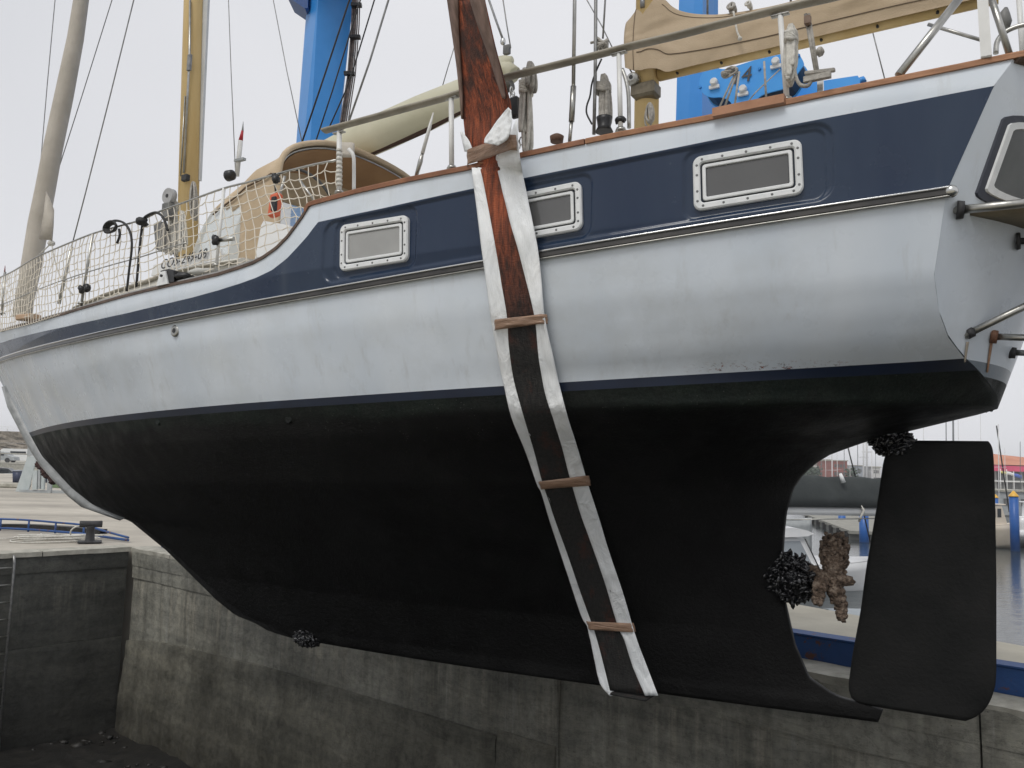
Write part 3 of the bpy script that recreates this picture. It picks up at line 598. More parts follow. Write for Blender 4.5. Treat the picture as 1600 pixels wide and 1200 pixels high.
def motorboat(px0, px1, ytop, ydeck, ywl, Y, label, hullm=m_gel, cab=True):
    root = empty('motorboat', PY((px0 + px1) / 2, ywl, Y), label, 'motorboat', 'motorboats moored in the marina')
    x0 = PY(px0, ydeck, Y)[0]; x1 = PY(px1, ydeck, Y)[0]; zd = PY(px0, ydeck, Y)[2]; L_ = x1 - x0; G = []
    for t in np.linspace(0, 1, 14):
        bw = L_ * .17 * (1 - abs((t - .4) / .61) ** 2.4) + .02; G.append([(x0 + L_ * t, Y + bw * a, zd + .25 * (t - .5) - (1 - abs(a) ** 3) * (zd - WATER + .1) * (1 if abs(a) < .95 else 0)) for a in (-1, -.93, -.6, 0, .6, .93, 1)])
    m = MB(); m.grid(G, 0, True, thick=.05); m.grid([[r[0], lerp(r[0], r[-1], .5) + BZ * .05, r[-1]] for r in G], 0, True, thick=.04); m.obj('hull', hullm, root)
    if cab:
        zt = PY(px0, ytop, Y)[2]; h_ = zt - zd; xa = x0 + L_ * .18; xb = x0 + L_ * .72
        m = MB(); m.prism([(xa, Y - L_ * .1, zd), (xb, Y - L_ * .1, zd), (xb - L_ * .12, Y - L_ * .1, zt - .12), (xa + .1, Y - L_ * .1, zt - .12)], (0, L_ * .2, 0)); m.obj('cabin', hullm, root)
        m = MB(); m.box(((xa + xb) / 2 - L_ * .04, Y, zt - .05), (xb - xa, L_ * .24, .1), bev=.04); m.obj('cabin_roof', hullm, root)
        for k in range(3):
            m = MB(); m.box((xa + (xb - xa) * (.2 + .23 * k), Y - L_ * .1 - .02, zd + h_ * .58), ((xb - xa) * .15, .03, h_ * .4)); m.obj('cabin_window', m_glassd, root)
m_cream = M('cream_gelcoat', (.6, .53, .42), (.68, .6, .5), 1, .4)
motorboat(1520, 1590, 786, 819, 830, 60, 'cream motorboat with small cabin berthed left of the yellow capped pile', m_cream)
motorboat(1588, 1660, 783, 806, 822, 66, 'white motorboat at the right edge behind the blue pile')
motorboat(1190, 1268, 800, 812, 828, 52, 'grey hulled launch behind the white yacht hard top', m_grey, False)
# far masts
root_m = []
def far_mast(px, yt, yb, Y, wpx, mat, label, tilt=0.):
    a = PY(px, yb, Y); b_ = PY(px + tilt, yt, Y); root = empty('moored_yacht', (a[0], a[1], WATER), label, 'sailing yacht', 'distant yachts in the marina'); r = wpx / 2 / FPX * Y
    m = MB(); m.cyl(np.array([a[0], Y, WATER + 1.0]), b_, r, 6); m.obj('mast', mat, root)
    m = MB(); m.cyl(lerp(np.array([a[0], Y, WATER + 1]), b_, .6) - np.array([.6, 0, 0]), lerp(np.array([a[0], Y, WATER + 1]), b_, .6) + np.array([.6, 0, 0]), r * .5, 4); m.obj('spreader', mat, root)
    G = []
    for t in np.linspace(0, 1, 10):
        bw = 1.5 * (1 - abs((t - .45) / .56) ** 2.4) + .02; G.append([(a[0] - 4 + 9 * t, Y + bw * q, WATER + 1.1 + .4 * (t - .4) ** 2 - (1 - abs(q) ** 3) * 1.2) for q in (-1, -.9, 0, .9, 1)])
    m = MB(); m.grid(G, 0, True, thick=.05); m.grid([[r_[0], r_[-1]] for r_ in G], 0, False, thick=.03); m.obj('hull', m_gel, root)
mm = M('far_mast_paint', (.6, .6, .6), rough=.5); md = M('far_dark_mast', (.16, .17, .18), rough=.5)
for a in ((1349, 660, 750, 95, 2.6, mm, 'far yacht with the thick white mast just left of the rudder post'), (1354, 650, 750, 105, 3.2, mm, 'far yacht with the tallest white mast close to the rudder post'),
          (1300, 700, 746, 110, 1.8, mm, 'far yacht whose white mast stands in front of the red brick building'), (1283, 695, 744, 120, 1., md, 'far yacht with a thin dark mast left of the brick building'),
          (1319, 700, 745, 130, 1., md, 'far yacht with a thin dark mast over the right part of the brick building'), (1362, 705, 752, 120, 1.4, mm, 'far yacht with a short white mast right next to the rudder blade'),
          (1308, 702, 746, 125, .9, mm, 'far yacht with a thin pale mast near the middle of the brick building'), (1328, 698, 747, 140, .8, mm, 'far yacht with a thin pale mast just right of the brick building'), (1340, 690, 748, 118, 1.2, md, 'far yacht with a dark mast over the blue grey block'),
          (1290, 708, 745, 150, .8, mm, 'far yacht with a faint mast before the low white building'), (1570, 700, 770, 120, .9, mm, 'far yacht with a thin mast between the first flags'), (1594, 690, 775, 130, 1., md, 'far yacht with a dark thin mast at the right edge of the photo'), (1368, 700, 750, 135, .8, md, 'far yacht with a thin dark mast hard by the rudder blade'),
          (1478, 640, 752, 80, 1.6, md, 'far yacht whose dark mast rises behind the rudder top, left of the other'), (1489, 625, 752, 70, 3., md, 'far yacht whose thicker dark mast rises behind the rudder top'),
          (1497, 640, 752, 140, 1., mm, 'far yacht with a faint thin mast right of the thick dark one'), (1443, 655, 752, 150, 1., mm, 'far yacht with a faint mast above the rudder stock'),
          (1560, 663, 790, 62, 1.6, mm, 'yacht with a pale mast in front of the orange roof, left of the flags'), (1532, 640, 752, 150, .8, mm, 'far yacht with the faintest mast above the rudder corner')): far_mast(*a)
m = MB(); m.tube([PY(1557, 665, 64), PY(1577, 800, 64)], .05, 4); tag(m.obj('forestay', m_black), 'dark slanting stay crossing the orange roof and the flags', 'stay')
# far buildings
m_fac = M('dark_glazed_facade', (.06, .065, .065), (.12, .12, .12), 1, .5)
def window_row(root, x0, x1, y, z0, z1, n, mat):
    base = None; wd = (x1 - x0) / n
    for k in range(n):
        x = x0 + wd * (k + .5)
        if base is None: m = MB(); m.box((x, y, (z0 + z1) / 2), (wd * .72, .1, z1 - z0)); base = m.obj('window', mat, root); bx0 = base.location.x
        else: c = base.copy(); COL.objects.link(c); c.location.x = bx0 + wd * k
cb_ = empty('harbour_building', (90, 150, -3)); tag(cb_, 'long harbour building with orange hipped roof and pink fascia right of the rudder', 'building')
YH = 150.; xl = PY(1500, 730, YH)[0]; xr = PY(1720, 730, YH)[0]; ze = PY(1575, 727, YH)[2]; zr = PY(1555, 711, YH)[2]
m = MB(); m.box(((xl + xr) / 2, YH + 7, (ze - 3.4) / 2), (xr - xl, 14, ze + 3.2)); m.obj('wall', M('pale_harbour_wall', (.3, .3, .29), (.36, .36, .35), .4, .8), cb_)
m = MB(); m.add([(xl - 1, YH - 1, ze + .05), (xr, YH - 1, ze + .05), (xr, YH + 15, ze + .05), (xl - 1, YH + 15, ze + .05), (xl + 4, YH + 7, zr + .9), (xr - 8, YH + 7, zr - .2)], [(0, 1, 5, 4), (1, 2, 5), (2, 3, 4, 5), (3, 0, 4), (3, 2, 1, 0)]); m.obj('roof', M('orange_tile_roof', (.5, .2, .12), (.6, .27, .17), .3, .8), cb_)
m = MB(); m.box(((xl + xr) / 2, YH - .9, ze - .6), (xr - xl + 1, .2, 1.0)); m.obj('fascia', M('pink_fascia', (.62, .07, .16), (.7, .1, .2), .3, .6), cb_)
m = MB(); m.box(((xl + xr) / 2, YH - .4, ze - 2.9), (xr - xl, .3, .22)); m.obj('floor_band', m_white, cb_)
window_row(cb_, xl, xr, YH - .05, ze - 2.7, ze - 1.2, 16, m_fac); window_row(cb_, xl, xr, YH - .05, ze - 5.0, ze - 3.1, 16, m_fac)
for (x0, x1, y0, y1, cc, nm) in ((1563, 1572, 735, 742, (.7, .62, .2), 'yellow'), (1573, 1584, 736, 745, (.75, .75, .75), 'white'), (1584, 1596, 739, 749, (.08, .15, .5), 'blue and white')):
    a = PY(x0, y0, 140.); root = empty('flag', (a[0], 140, -2), nm + ' flag flying in front of the pink fascia', 'flag', 'flags at the harbour building')
    m = MB(); m.cyl((a[0], 140, -2.5), (a[0], 140, a[2] + .3), .06, 6); m.obj('flagpole', m_white, root)
    G = [[PY(x0 + (x1 - x0) * i / 8, y0 + (y1 - y0) * (.55 * j + .35 * i / 8), 140.) + np.array([0, .25 * math.sin(i * 1.2), 0]) for i in range(9)] for j in range(2)]
    m = MB(); m.grid(G, 0, True, thick=.02); m.obj('flag_cloth', M('flag_' + nm.split()[0], cc, rough=.7), root)
YF = 230.
def block(px0, px1, yt, yb, Y, mat, label, nwin=0, name='far_building'):
    a = PY(px0, yt, Y); c = PY(px1, yb, Y); root = empty(name, ((a[0] + c[0]) / 2, Y, WATER), label, 'building', 'hazy buildings across the harbour')
    z0 = min(c[2], -2.2) - 1.2; m = MB(); m.box(((a[0] + c[0]) / 2, Y + 5, (a[2] + z0) / 2), (c[0] - a[0], 10, a[2] - z0)); m.obj('wall', mat, root)
    m = MB(); m.box(((a[0] + c[0]) / 2, Y + 5, a[2] + .12), (c[0] - a[0] + .5, 10.5, .24)); m.obj('roof', m_cope, root)
    if nwin: window_row(root, a[0] + .5, c[0] - .5, Y - .03, a[2] - 1.8, a[2] - .9, nwin, m_fac); window_row(root, a[0] + .5, c[0] - .5, Y - .03, a[2] - 4.0, a[2] - 3.1, nwin, m_fac)
m_brick = M('red_brick_far', (.22, .075, .065), (.3, .11, .09), .5, .9)
block(1300, 1324, 720, 742, YF, m_brick, 'red brick block across the harbour above the grey sail cover', 4)
block(1293, 1300, 719, 742, YF + 4, M('dark_red_brick_far', (.16, .07, .06), rough=.9), 'narrow darker tower joined to the left of the red brick block', 0)
block(1268, 1292, 725, 742, YF + 12, M('pale_render_far', (.6, .6, .58), rough=.9), 'low white building left of the red brick block', 5)
block(1324, 1330, 733, 742, YF + 6, m_brick, 'low brick lean-to at the right of the red brick block', 0)
block(1338, 1349, 728, 745, YF + 20, M('blue_grey_far', (.3, .33, .38), rough=.9), 'blue grey block between the red brick block and the white masts', 3)
block(1362, 1376, 730, 748, YF + 20, M('pale_grey_far', (.5, .5, .5), rough=.9), 'pale block beside the rudder edge', 3)
block(1560, 1640, 768, 784, 110, m_grey, 'low grey shed behind the cream motorboat', 5)
# far quay + scrub
m = MB(); m.prism([(-16, 200, -1.6), (500, 200, -1.6), (500, 900, -1.6), (-16, 900, -1.6)], (0, 0, -4)); m.obj('far_quay', m_quay, kind='structure')
m = MB(); m.prism([(60, 118, -1.8), (400, 118, -1.8), (400, 199.9, -1.8), (60, 199.9, -1.8)], (0, 0, -4)); m.obj('near_quay', m_quay, kind='structure')
m_leaf = M('dull_green_leaves', (.035, .06, .04), (.07, .1, .06), 1, .9)
for k, px in enumerate((1255, 1261, 1267, 1275, 1331)):
    p = PY(px, 740, 222 + k); root = empty('far_tree', (p[0], p[1], -1.6), ['round green tree at the far left of the aperture skyline', 'second green tree from the left on the aperture skyline', 'third green tree, below the low white building', 'green tree touching the low white building', 'small green tree right of the brick block'][k], 'tree', 'far trees across the harbour')
    m = MB(); m.tube([(p[0], p[1], -1.6), (p[0] + .1, p[1], 1.2)], [.25, .12], 6); m.obj('trunk', m_rock, root)
    m = MB()
    for _ in range(60):
        q = np.array([random.gauss(0, .8), random.gauss(0, .8), random.gauss(0, .6)]); m.blob(p + q + BZ * .4, .28 + random.random() * .2, 0, .4, (1, 1, .7), 5)
    m.obj('crown', m_leaf, root)
# land behind the boat's hull, left side skyline hill stays fog
# ================================================================== THE LIFTED YACHT
yt = empty('sailing_yacht', W(5, 0, .05), 'large white and navy ketch with black antifouling hanging in the travel lift slings', 'sailing yacht')
# --- materials
b = NB('weathered_white_topsides'); vert = b.noise(1.1, 5, .55, b.mapped((1.7, 1.7, .16))); blot = b.noise(.9, 7, .7)
c = b.ramp(vert, [(.3, (.585, .645, .715)), (.7, (.68, .73, .785))]); c = b.mix(b.ramp(blot, [(.5, 0), (.7, .6)]), c, (.50, .53, .55))
c = b.mix(b.ramp(b.noise(9, 5, .7, b.mapped((1, 1, .07))), [(.57, 0), (.72, .38)]), c, (.44, .455, .46))
# scuffs concentrated low towards the stern and grime under the strake
sc_ = b.math('MULTIPLY', b.ramp(b.noise(26, 6, .8, b.mapped((1, 1, 2.6))), [(.66, 0), (.70, 1)]), b.ramp(b.noise(.9, 3, .5), [(.52, 0), (.6, 1)])); c = b.mix(b.math('MULTIPLY', sc_, .55), c, (.16, .15, .14))
yel = b.ramp(b.noise(.7, 4, .6, b.mapped((1, 1, 1.4))), [(.5, 0), (.72, .5)]); c = b.mix(yel, c, (.56, .58, .56))
def wtilt(b):
    d_ = b.n.new('ShaderNodeVectorMath'); d_.operation = 'DOT_PRODUCT'; b.l.new(b.pos(), d_.inputs[0]); d_.inputs[1].default_value = (BD[0], BD[1], 0)
    u_ = b.math('SUBTRACT', d_.outputs['Value'], float(BS @ BD)); return b.math('ADD', b.xyz()['Z'], b.math('MULTIPLY', u_, .03)), u_
wt_, u_ = wtilt(b)
bandm = b.math('MULTIPLY', b.ramp(b.math('SUBTRACT', wt_, 2.0), [(.37, 0), (.375, 1), (.398, 1), (.43, 0)]), b.ramp(b.math('MULTIPLY', u_, .25), [(.17, 0), (.25, 1), (.36, 1), (.42, 0)]))
c = b.mix(b.math('MULTIPLY', bandm, b.ramp(b.noise(30, 6, .8, b.mapped((1, 1, 2))), [(.56, 0), (.60, 1)])), c, b.ramp(b.noise(40, 3), [(.45, (.05, .05, .05)), (.55, (.24, .07, .05))]))
b.set(color=c, rough=b.ramp(b.noise(3, 5), [(.35, .22), (.7, .42)]), spec=.45); b.bump(b.noise(1.4, 3), .08, .05); m_top = b.m
b = NB('faded_navy_gelcoat'); c = b.ramp(b.noise(.9, 5, .6, b.mapped((1.6, 1.6, .25))), [(.35, (.006, .019, .052)), (.65, (.020, .037, .070))]); c = b.mix(b.ramp(b.noise(1.1, 3, .6, b.mapped((2.5, 2.5, .12))), [(.6, 0), (.7, .25)]), c, (.10, .12, .14))
c = b.mix(b.ramp(b.voro(5), [(.012, .8), (.03, 0)]), c, (.25, .27, .3)); b.set(color=c, rough=b.ramp(b.noise(2.4, 5, .6), [(.35, .14), (.7, .34)]), spec=.5); b.bump(b.noise(2.2, 3), .05, .05); m_navy = b.m
m_boot = M('navy_boot_stripe', (.005, .011, .03), (.008, .018, .045), 3, .4)
b = NB('fouled_black_antifouling'); z, _uu = wtilt(b); wob = b.math('MULTIPLY', b.math('SUBTRACT', b.noise(3, 6, .7), .5), .16)
mr = b.n.new('ShaderNodeMapRange'); mr.inputs['From Min'].default_value = 2.14; mr.inputs['From Max'].default_value = 2.20; b.l.new(b.math('ADD', z, wob), mr.inputs['Value'])
c0 = b.ramp(b.noise(2.5, 7, .7), [(.35, (.0006, .0006, .0006)), (.7, (.0022, .0021, .002))]); c = b.mix(mr.outputs[0], c0, b.ramp(b.noise(7, 6, .7), [(.35, (.004, .008, .0065)), (.65, (.011, .016, .012))]))
gr = b.ramp(b.noise(1.2, 5, .65), [(.46, 0), (.68, .75)]); c = b.mix(gr, c, (.0055, .0055, .0054)); c = b.mix(b.ramp(b.noise(4.5, 7, .75, b.mapped((1, 1, .45))), [(.55, 0), (.66, .6)]), c, (.0095, .0095, .009)); c = b.mix(b.ramp(b.voro(17), [(.02, .9), (.05, 0)]), c, (.09, .09, .085))
spk = b.math('MULTIPLY', b.ramp(b.voro(42), [(.10, 1), (.16, 0)]), b.ramp(b.math('SUBTRACT', z, 1.5), [(.3, 0), (.5, .7), (.72, .7), (.8, 0)])); spk = b.math('MULTIPLY', spk, b.ramp(b.noise(11, 3), [(.5, 0), (.6, 1)])); c = b.mix(spk, c, (.12, .125, .11))
c = b.mix(.8, c, b.ramp(b.noise(60, 5, .75), [(.35, .25), (.65, 1.9)]), 'MULTIPLY')
b.set(color=c, rough=b.ramp(b.noise(5, 5), [(.35, .45), (.7, .75)]), spec=.18); b.bump(b.math('ADD', b.noise(38, 7, .75), b.math('MULTIPLY', b.noise(2, 4), .8)), .5, .022); m_anti = b.m
m_rud = M('black_rudder_antifouling', (.0055, .006, .0058), (.013, .013, .0125), 3.5, .7, bump=.5, bscale=40, spec=.2)
m_teak = M('weathered_teak', (.26, .12, .055), (.42, .21, .11), 7, .6, bump=.3, stretch=(1, 1, 6), lo=.3, hi=.7)
m_teak_d = M('dark_dirty_teak', (.07, .045, .032), (.13, .085, .06), 7, .65, bump=.3)
m_teak_g = M('greyed_varnished_handrail', (.22, .20, .155), (.34, .31, .25), 5, .45, bump=.15)
m_canvas = M('beige_canvas', (.46, .355, .235), (.56, .445, .31), 2.5, .9, bump=.5, bscale=2.5, bdist=.05)
m_canvas_d = M('brown_canvas_lining', (.28, .155, .07), (.34, .20, .095), 2.5, .9)
b = NB('taupe_sail_cover_canvas'); b.set(color=b.ramp(b.noise(1.6, 6, .65), [(.35, (.40, .31, .205)), (.65, (.50, .395, .275))]), rough=.9)
_w = b.noise(1.5, 2, .4, b.mapped((1., 1., 2.2)), .4); b.bump(b.math('ADD', b.math('MULTIPLY', _w, 2.), b.math('MULTIPLY', b.noise(120, 3), .05)), .7, .08); m_canvas_t = b.m
m_cream_b = M('cream_boom_bag', (.60, .575, .42), (.68, .65, .5), 1.8, .6, bump=.12, bscale=4, bdist=.03)
m_spar = M('varnished_yellow_spar', (.60, .42, .17), (.74, .56, .28), 3, .42, stretch=(1, 1, .15))
m_jib = M('greige_furled_sailcloth', (.42, .385, .33), (.52, .48, .42), 2, .85, bump=.4, bscale=5, bdist=.03)
m_net = M('off_white_netting_cord', (.62, .57, .48), (.75, .70, .61), 20, .9)
m_plast = NB('clear_vinyl_window'); m_plast.set(color=(.75, .8, .8), rough=.18, alpha=.55); m_plast = m_plast.m
m_pglass = M('grey_acrylic_pane', (.10, .10, .10), (.125, .125, .125), .8, .12, spec=.6); m_pglass2 = M('curtained_pane', (.30, .30, .29), (.36, .36, .35), 2, .12, spec=.6)
m_alu = M('white_anodised_window_frame', (.66, .68, .68), (.76, .77, .77), 12, .28, spec=.6)
m_seal = M('dark_window_seal', (.05, .055, .06), rough=.5)

# --- hull surfaces
def strip(f0, f1, nr, u_dense=None, ncol=150, disp=None, zpow=1., closed=False, sides=(1, -1)):
    s_ = .5 - .5 * np.cos(np.linspace(0, math.pi, ncol)); s_ = .5 * s_ + .5 * np.linspace(0, 1, ncol)
    if u_dense: s_ = np.unique(np.concatenate([s_, (np.arange(u_dense[0], u_dense[1], u_dense[2]) - .3) / 12.0]))
    rows = []
    for j in range(nr + 1):
        t = (j / nr) ** zpow; f = (lambda u, t=t: f0(u) * (1 - t) + f1(u) * t); a, e = row_ends(f); u = a + (e - a) * s_; z_ = f(u); v = V(u, z_)
        v[-1] = .02
        d_ = disp(u, z_, t) if disp else 0
        rows.append((u, v, z_, d_))
    return rows
def put_strip(mb, rows, closed=False, mi=0):
    for j in range(1):
        P = [[W(u, v - dd, z_) for u, v, z_, dd in zip(r[0], r[1], r[2], r[3] if hasattr(r[3], '__len__') else [r[3]] * len(r[0]))] for r in rows]
        S_ = [[W(u, -v, z_) for u, v, z_ in zip(r[0], r[1], r[2])] for r in rows]
        mb.grid([p + s_[::-1] for p, s_ in zip(P, S_)], mi, True, closed=closed)
m = MB(); R_ = strip(f_kb, f_bt, 88, ncol=170, zpow=1.0); put_strip(m, R_, True)
r = R_[0]; m.grid([[W(u, v, z_) for u, v, z_ in zip(*r[:3])], [W(u, -v, z_) for u, v, z_ in zip(*r[:3])]], 0, True)
m.obj('underbody', m_anti, yt, merge=True)
m = MB(); put_strip(m, strip(f_bt, f_wl, 2)); m.obj('boot_stripe', m_boot, yt, merge=True)
m = MB(); put_strip(m, strip(f_wl, f_st, 16)); m.obj('topsides', m_top, yt, merge=True)
m = MB(); put_strip(m, strip(f_bl, f_sh, 6, ncol=420)); m.obj('bulwark', m_top, yt, merge=True)
def win_uz(pts): return [toB(hit(*p))[[0, 2]] for p in pts]
WPX = {'a': [(530, 424), (637, 407), (637, 335), (531, 352)], 'c': [(1083, 330), (1255, 302), (1251, 216), (1081, 246)]}
wa = win_uz(WPX['a']); wc = win_uz(WPX['c'])
br, tr = win_uz([(909, 358), (907, 282)]); wl_ = (wa[0][0] - wa[1][0]) * 1.0
slopeb = (f_st(br[0] + wl_) - f_st(br[0])); wbq = [np.array([br[0] + wl_, br[1] + slopeb]), br, tr, np.array([tr[0] + wl_, tr[1] + slopeb])]
def sd_rr(x, y, x0, x1, y0, y1, r):
    cx, cy = (x0 + x1) / 2, (y0 + y1) / 2; qx = np.abs(x - cx) - (x1 - x0) / 2 + r; qy = np.abs(y - cy) - (y1 - y0) / 2 + r
    return np.minimum(np.maximum(qx, qy), 0) + np.hypot(np.maximum(qx, 0), np.maximum(qy, 0)) - r
u_o0 = toB(hit(1303, 240))[0]; u_o1 = toB(hit(503, 400))[0]
inner = []
for q in (wa, wbq, wc):
    us = [p[0] for p in q]; inner.append((min(us) - .055, max(us) + .035, np.mean([q[0][1] - f_st(q[0][0]), q[1][1] - f_st(q[1][0])]) - .045, np.mean([q[2][1] - f_st(q[2][0]), q[3][1] - f_st(q[3][0])]) + .045))
def recess(u, z_, t):
    y = z_ - f_st(u); h_ = f_bl(u) - f_st(u); yy = t
    d0 = sd_rr(u, yy * .5, u_o0, u_o1, .045, .485, .1); d_ = .014 * np.clip(.5 - d0 / .014, 0, 1)
    d_ = .014 * (1 - np.clip((d0 + .012) / .014, 0, 1))
    for k, (a, c_, y0, y1) in enumerate(inner):
        d1 = sd_rr(u, y, a - (.06 if k == 2 else .0), c_ + .02, y0, y1, .07); d_ = d_ + .012 * (1 - np.clip((d1 + .010) / .012, 0, 1))
    return d_
m = MB(); put_strip(m, strip(f_st, f_bl, 56, u_dense=(.75, 4.7, .009), ncol=200, disp=recess)); m.obj('navy_band', m_navy, yt, merge=True)
# transom -------------------------------------------------------------------
def tr_pt(v, z, aft=0.): return W(.07 - .36 * (z - 2.19) + .34 * v * v - aft, v, z)
def t_hit(px, py, aft=0.):
    r = ray(px, py); ts = np.linspace(2.5, 9, 2600); X = CAMP + ts[:, None] * r; u = (X - BS) @ BD; v = (X - BS) @ BN; g = u - (.07 - .36 * (X[:, 2] - 2.19) + .34 * v * v - aft)
    i = np.where((g[:-1] * g[1:]) <= 0)[0]
    if not len(i): return X[int(np.argmin(np.abs(g)))]
    ok = [k for k in i if abs(v[k]) < 1.45] or list(i); return X[ok[0]]
zs = {'transom_underbody': (2.19, 2.325, m_anti, 8), 'transom_boot_stripe': (2.325, 2.40, M('grey_boot_stripe', (.10, .13, .16), (.15, .18, .21), 4, .3), 3), 'transom': (2.40, float(f_sh(.0)), m_top, 26)}
for nm, (z0, z1, mt, k) in zs.items():
    G = []
    for j in range(k + 1):
        z_ = z0 + (z1 - z0) * j / k; T = float(tfun(z_)); T = T if z_ > 2.182 else .03; G.append([tr_pt(T * a, z_) for a in np.linspace(-1, 1, 25)])
    m = MB(); m.grid(G, 0, True); m.obj(nm, mt, yt, merge=False)
# deck
G = []
for u in np.linspace(-.2, 12.2, 60):
    z_ = float(min(f_sh(u), 9)) - .07; v = float(V(u, z_)) - .03; G.append([W(max(u, .07 - .36 * (z_ - 2.19) + .34 * (v * a) ** 2 + .02), v * a, z_ + .05 * (1 - a * a)) for a in np.linspace(-1, 1, 9)])
m = MB(); m.grid(G, 0, True); m.obj('deck', M('pale_deck_paint', (.5, .49, .45), (.58, .57, .53), 4, .8), yt)
# cap rail: swept timber pieces ----------------------------------------------
def cap(u0, u1, mat, name='cap_rail', hw=.055, hh=.034, n=60, side=1, lift=0., inn=.0):
    rows = []
    for u in np.linspace(u0, u1, n):
        z_ = float(f_sh(u)); v = float(V(u, z_)); a = .06; dz = (float(f_sh(u + a)) - float(f_sh(u - a))) / (2 * a)
        t = unit(BD + BZ * dz); up = unit(BZ - t * (BZ @ t)); o = BN * side; c = W(u, side * (v - .012 - inn), z_) + up * (hh / 2 - .002 + lift)
        rows.append([c + o * x * hw + up * y * hh for x, y in ((.5, -.5), (.5, .25), (.38, .5), (-.38, .5), (-.5, .25), (-.5, -.5))])
    m = MB(); m.grid(rows, 0, False, closed=True); K = len(rows); m.f += [tuple(range(6)), tuple(range((K - 1) * 6, K * 6))]; m.mi += [0, 0]; m.sm += [False, False]
    return m.obj(name, mat, yt)
uj = [toB(hit(x, y))[0] for x, y in ((1228, 164), (915, 226), (484, 322))]
for sd in (1, -1):
    cap(-.1, uj[0] - .003, m_teak, side=sd); cap(uj[0] + .003, uj[1] - .004, M('teak_lighter', (.24, .105, .045), (.36, .17, .08), 7, .6, bump=.3), side=sd); cap(uj[1] + .004, uj[2] + .03, M('teak_redder', (.17, .065, .028), (.28, .12, .055), 7, .55, bump=.3), side=sd, n=80)
    cap(uj[2] - .005, 12.3, m_teak_d, side=sd, hw=.045, hh=.026, n=240)
    cap(uj[2] + .5, 12.2, m_steel_d, 'rail_track', side=sd, hw=.02, hh=.012, n=160, lift=.03, inn=.005)
u_pad0 = toB(hit(1228, 164))[0]; u_pad1 = toB(hit(1117, 184))[0]
rows = []
for u in np.linspace(u_pad0, u_pad1, 12):
    z_ = float(f_sh(u)); v = float(V(u, z_)); c = W(u, v + .01, z_ + .024); rows.append([c + BN * x * .08 + BZ * y * .052 for x, y in ((.5, -.5), (.5, .44), (.4, .5), (-.4, .5), (-.5, .44), (-.5, -.5))])
m = MB(); m.grid(rows, 0, False, closed=True); m.f += [tuple(range(6)), tuple(range(66, 72))]; m.mi += [0, 0]; m.sm += [False, False]; m.obj('rail_pad', M('orange_teak_pad', (.30, .14, .07), (.40, .2, .11), 6, .6, bump=.3), yt)
# transom cap
m = MB(); z_ = float(f_sh(0.)) + .015; m.tube([tr_pt(v, z_ - .0) for v in np.linspace(-1.2, 1.2, 24)], .03, 8); m.obj('transom_cap', m_teak_d, yt)
# rubbing strake: steel half-round on a dark backing
for sd in (1, -1):
    us = np.linspace(toB(hit(1484, 299))[0], 12.2, 150); rows = []; rb = []; lo_ = []
    for u in us:
        z_ = float(f_st(u)) - .008; v = float(V(u, z_)); c = W(u, sd * v, z_); rows.append([c + BN * sd * (.014 + .020 * math.cos(a)) + BZ * (.018 + .010 * math.sin(a)) for a in np.linspace(0, 2 * math.pi, 11)[:-1]]); lo_.append([c + BN * sd * (.010 + .012 * math.cos(a)) + BZ * (-.026 + .008 * math.sin(a)) for a in np.linspace(0, 2 * math.pi, 9)[:-1]])
        rb.append([c + BN * sd * x - BZ * y for x, y in ((.0, -.016), (.022, -.014), (.024, .018), (.0, .022))])
    m = MB(); m.grid(rows, 0, True, closed=True); m.obj('rubbing_strake', M('polished_strake_steel', (.62, .63, .64), (.7, .7, .7), 9, .16, metal=1), yt); m = MB(); m.grid(rb, 0, False); m.obj('strake_insert', M('black_strake_rubber', (.022, .021, .02), (.05, .046, .042), 6, .35), yt); m = MB(); m.grid(lo_, 0, True, closed=True); m.obj('lower_strake_lip', m_steel_d, yt)
u = us[0]; e = W(u - .005, float(V(u, f_st(u))) + .002, float(f_st(u)) - .008); m = MB(); m.blob(e, .036, 0, 0, (1, 1, .95), 12); m.obj('strake_end_cap', m_steel, yt)

# --- windows ------------------------------------------------------------------
def window(q, pane_m, label):
    cs = []
    for u, z_ in q: cs.append(W(u, float(V(u, z_)) - .020, z_))
    Q = Quad(*cs); m = MB(); ring(m, Q, 0, .045, .040, .02, -.012, .026, 0, .008, 7)
    # screws
    k = 0
    for x, y in rrect(Q.w - .044, Q.h - .044, .03, 2) + [(Q.w * t - .022, yy) for t in (.28, .5, .72) for yy in (0, Q.h - .044)] + [(xx, Q.h * t - .022) for t in (.35, .65) for xx in (0, Q.w - .044)]:
        m.tube([Q.P(x + .022, y + .022, .026), Q.P(x + .022, y + .022, .029)], [.0075, .005], 8, 1)
    fr = m.obj('window', [m_alu, m_seal if False else M('screw_steel', (.18, .18, .18), rough=.35, metal=.8)], yt, label=label)
    m = MB(); ring(m, Q, .047, .02, .052, .018, -.012, .012, 0, .002, 5); m.obj('window_gasket', m_seal, fr)
    m = MB(); ring(m, Q, .051, .018, .071, .008, -.01, .020, 0, .004, 5); m.obj('inner_frame', m_alu, fr)
    m = MB(); slab(m, Q, .074, .008, -.002, .010); m.obj('pane', pane_m, fr); return Q
window(wa, m_pglass2, 'forward hull window with pale curtain behind the glass'); window(wbq, m_pglass, 'middle hull window half hidden by the sling'); Qc = window(wc, m_pglass, 'aft hull window, the widest of the three')
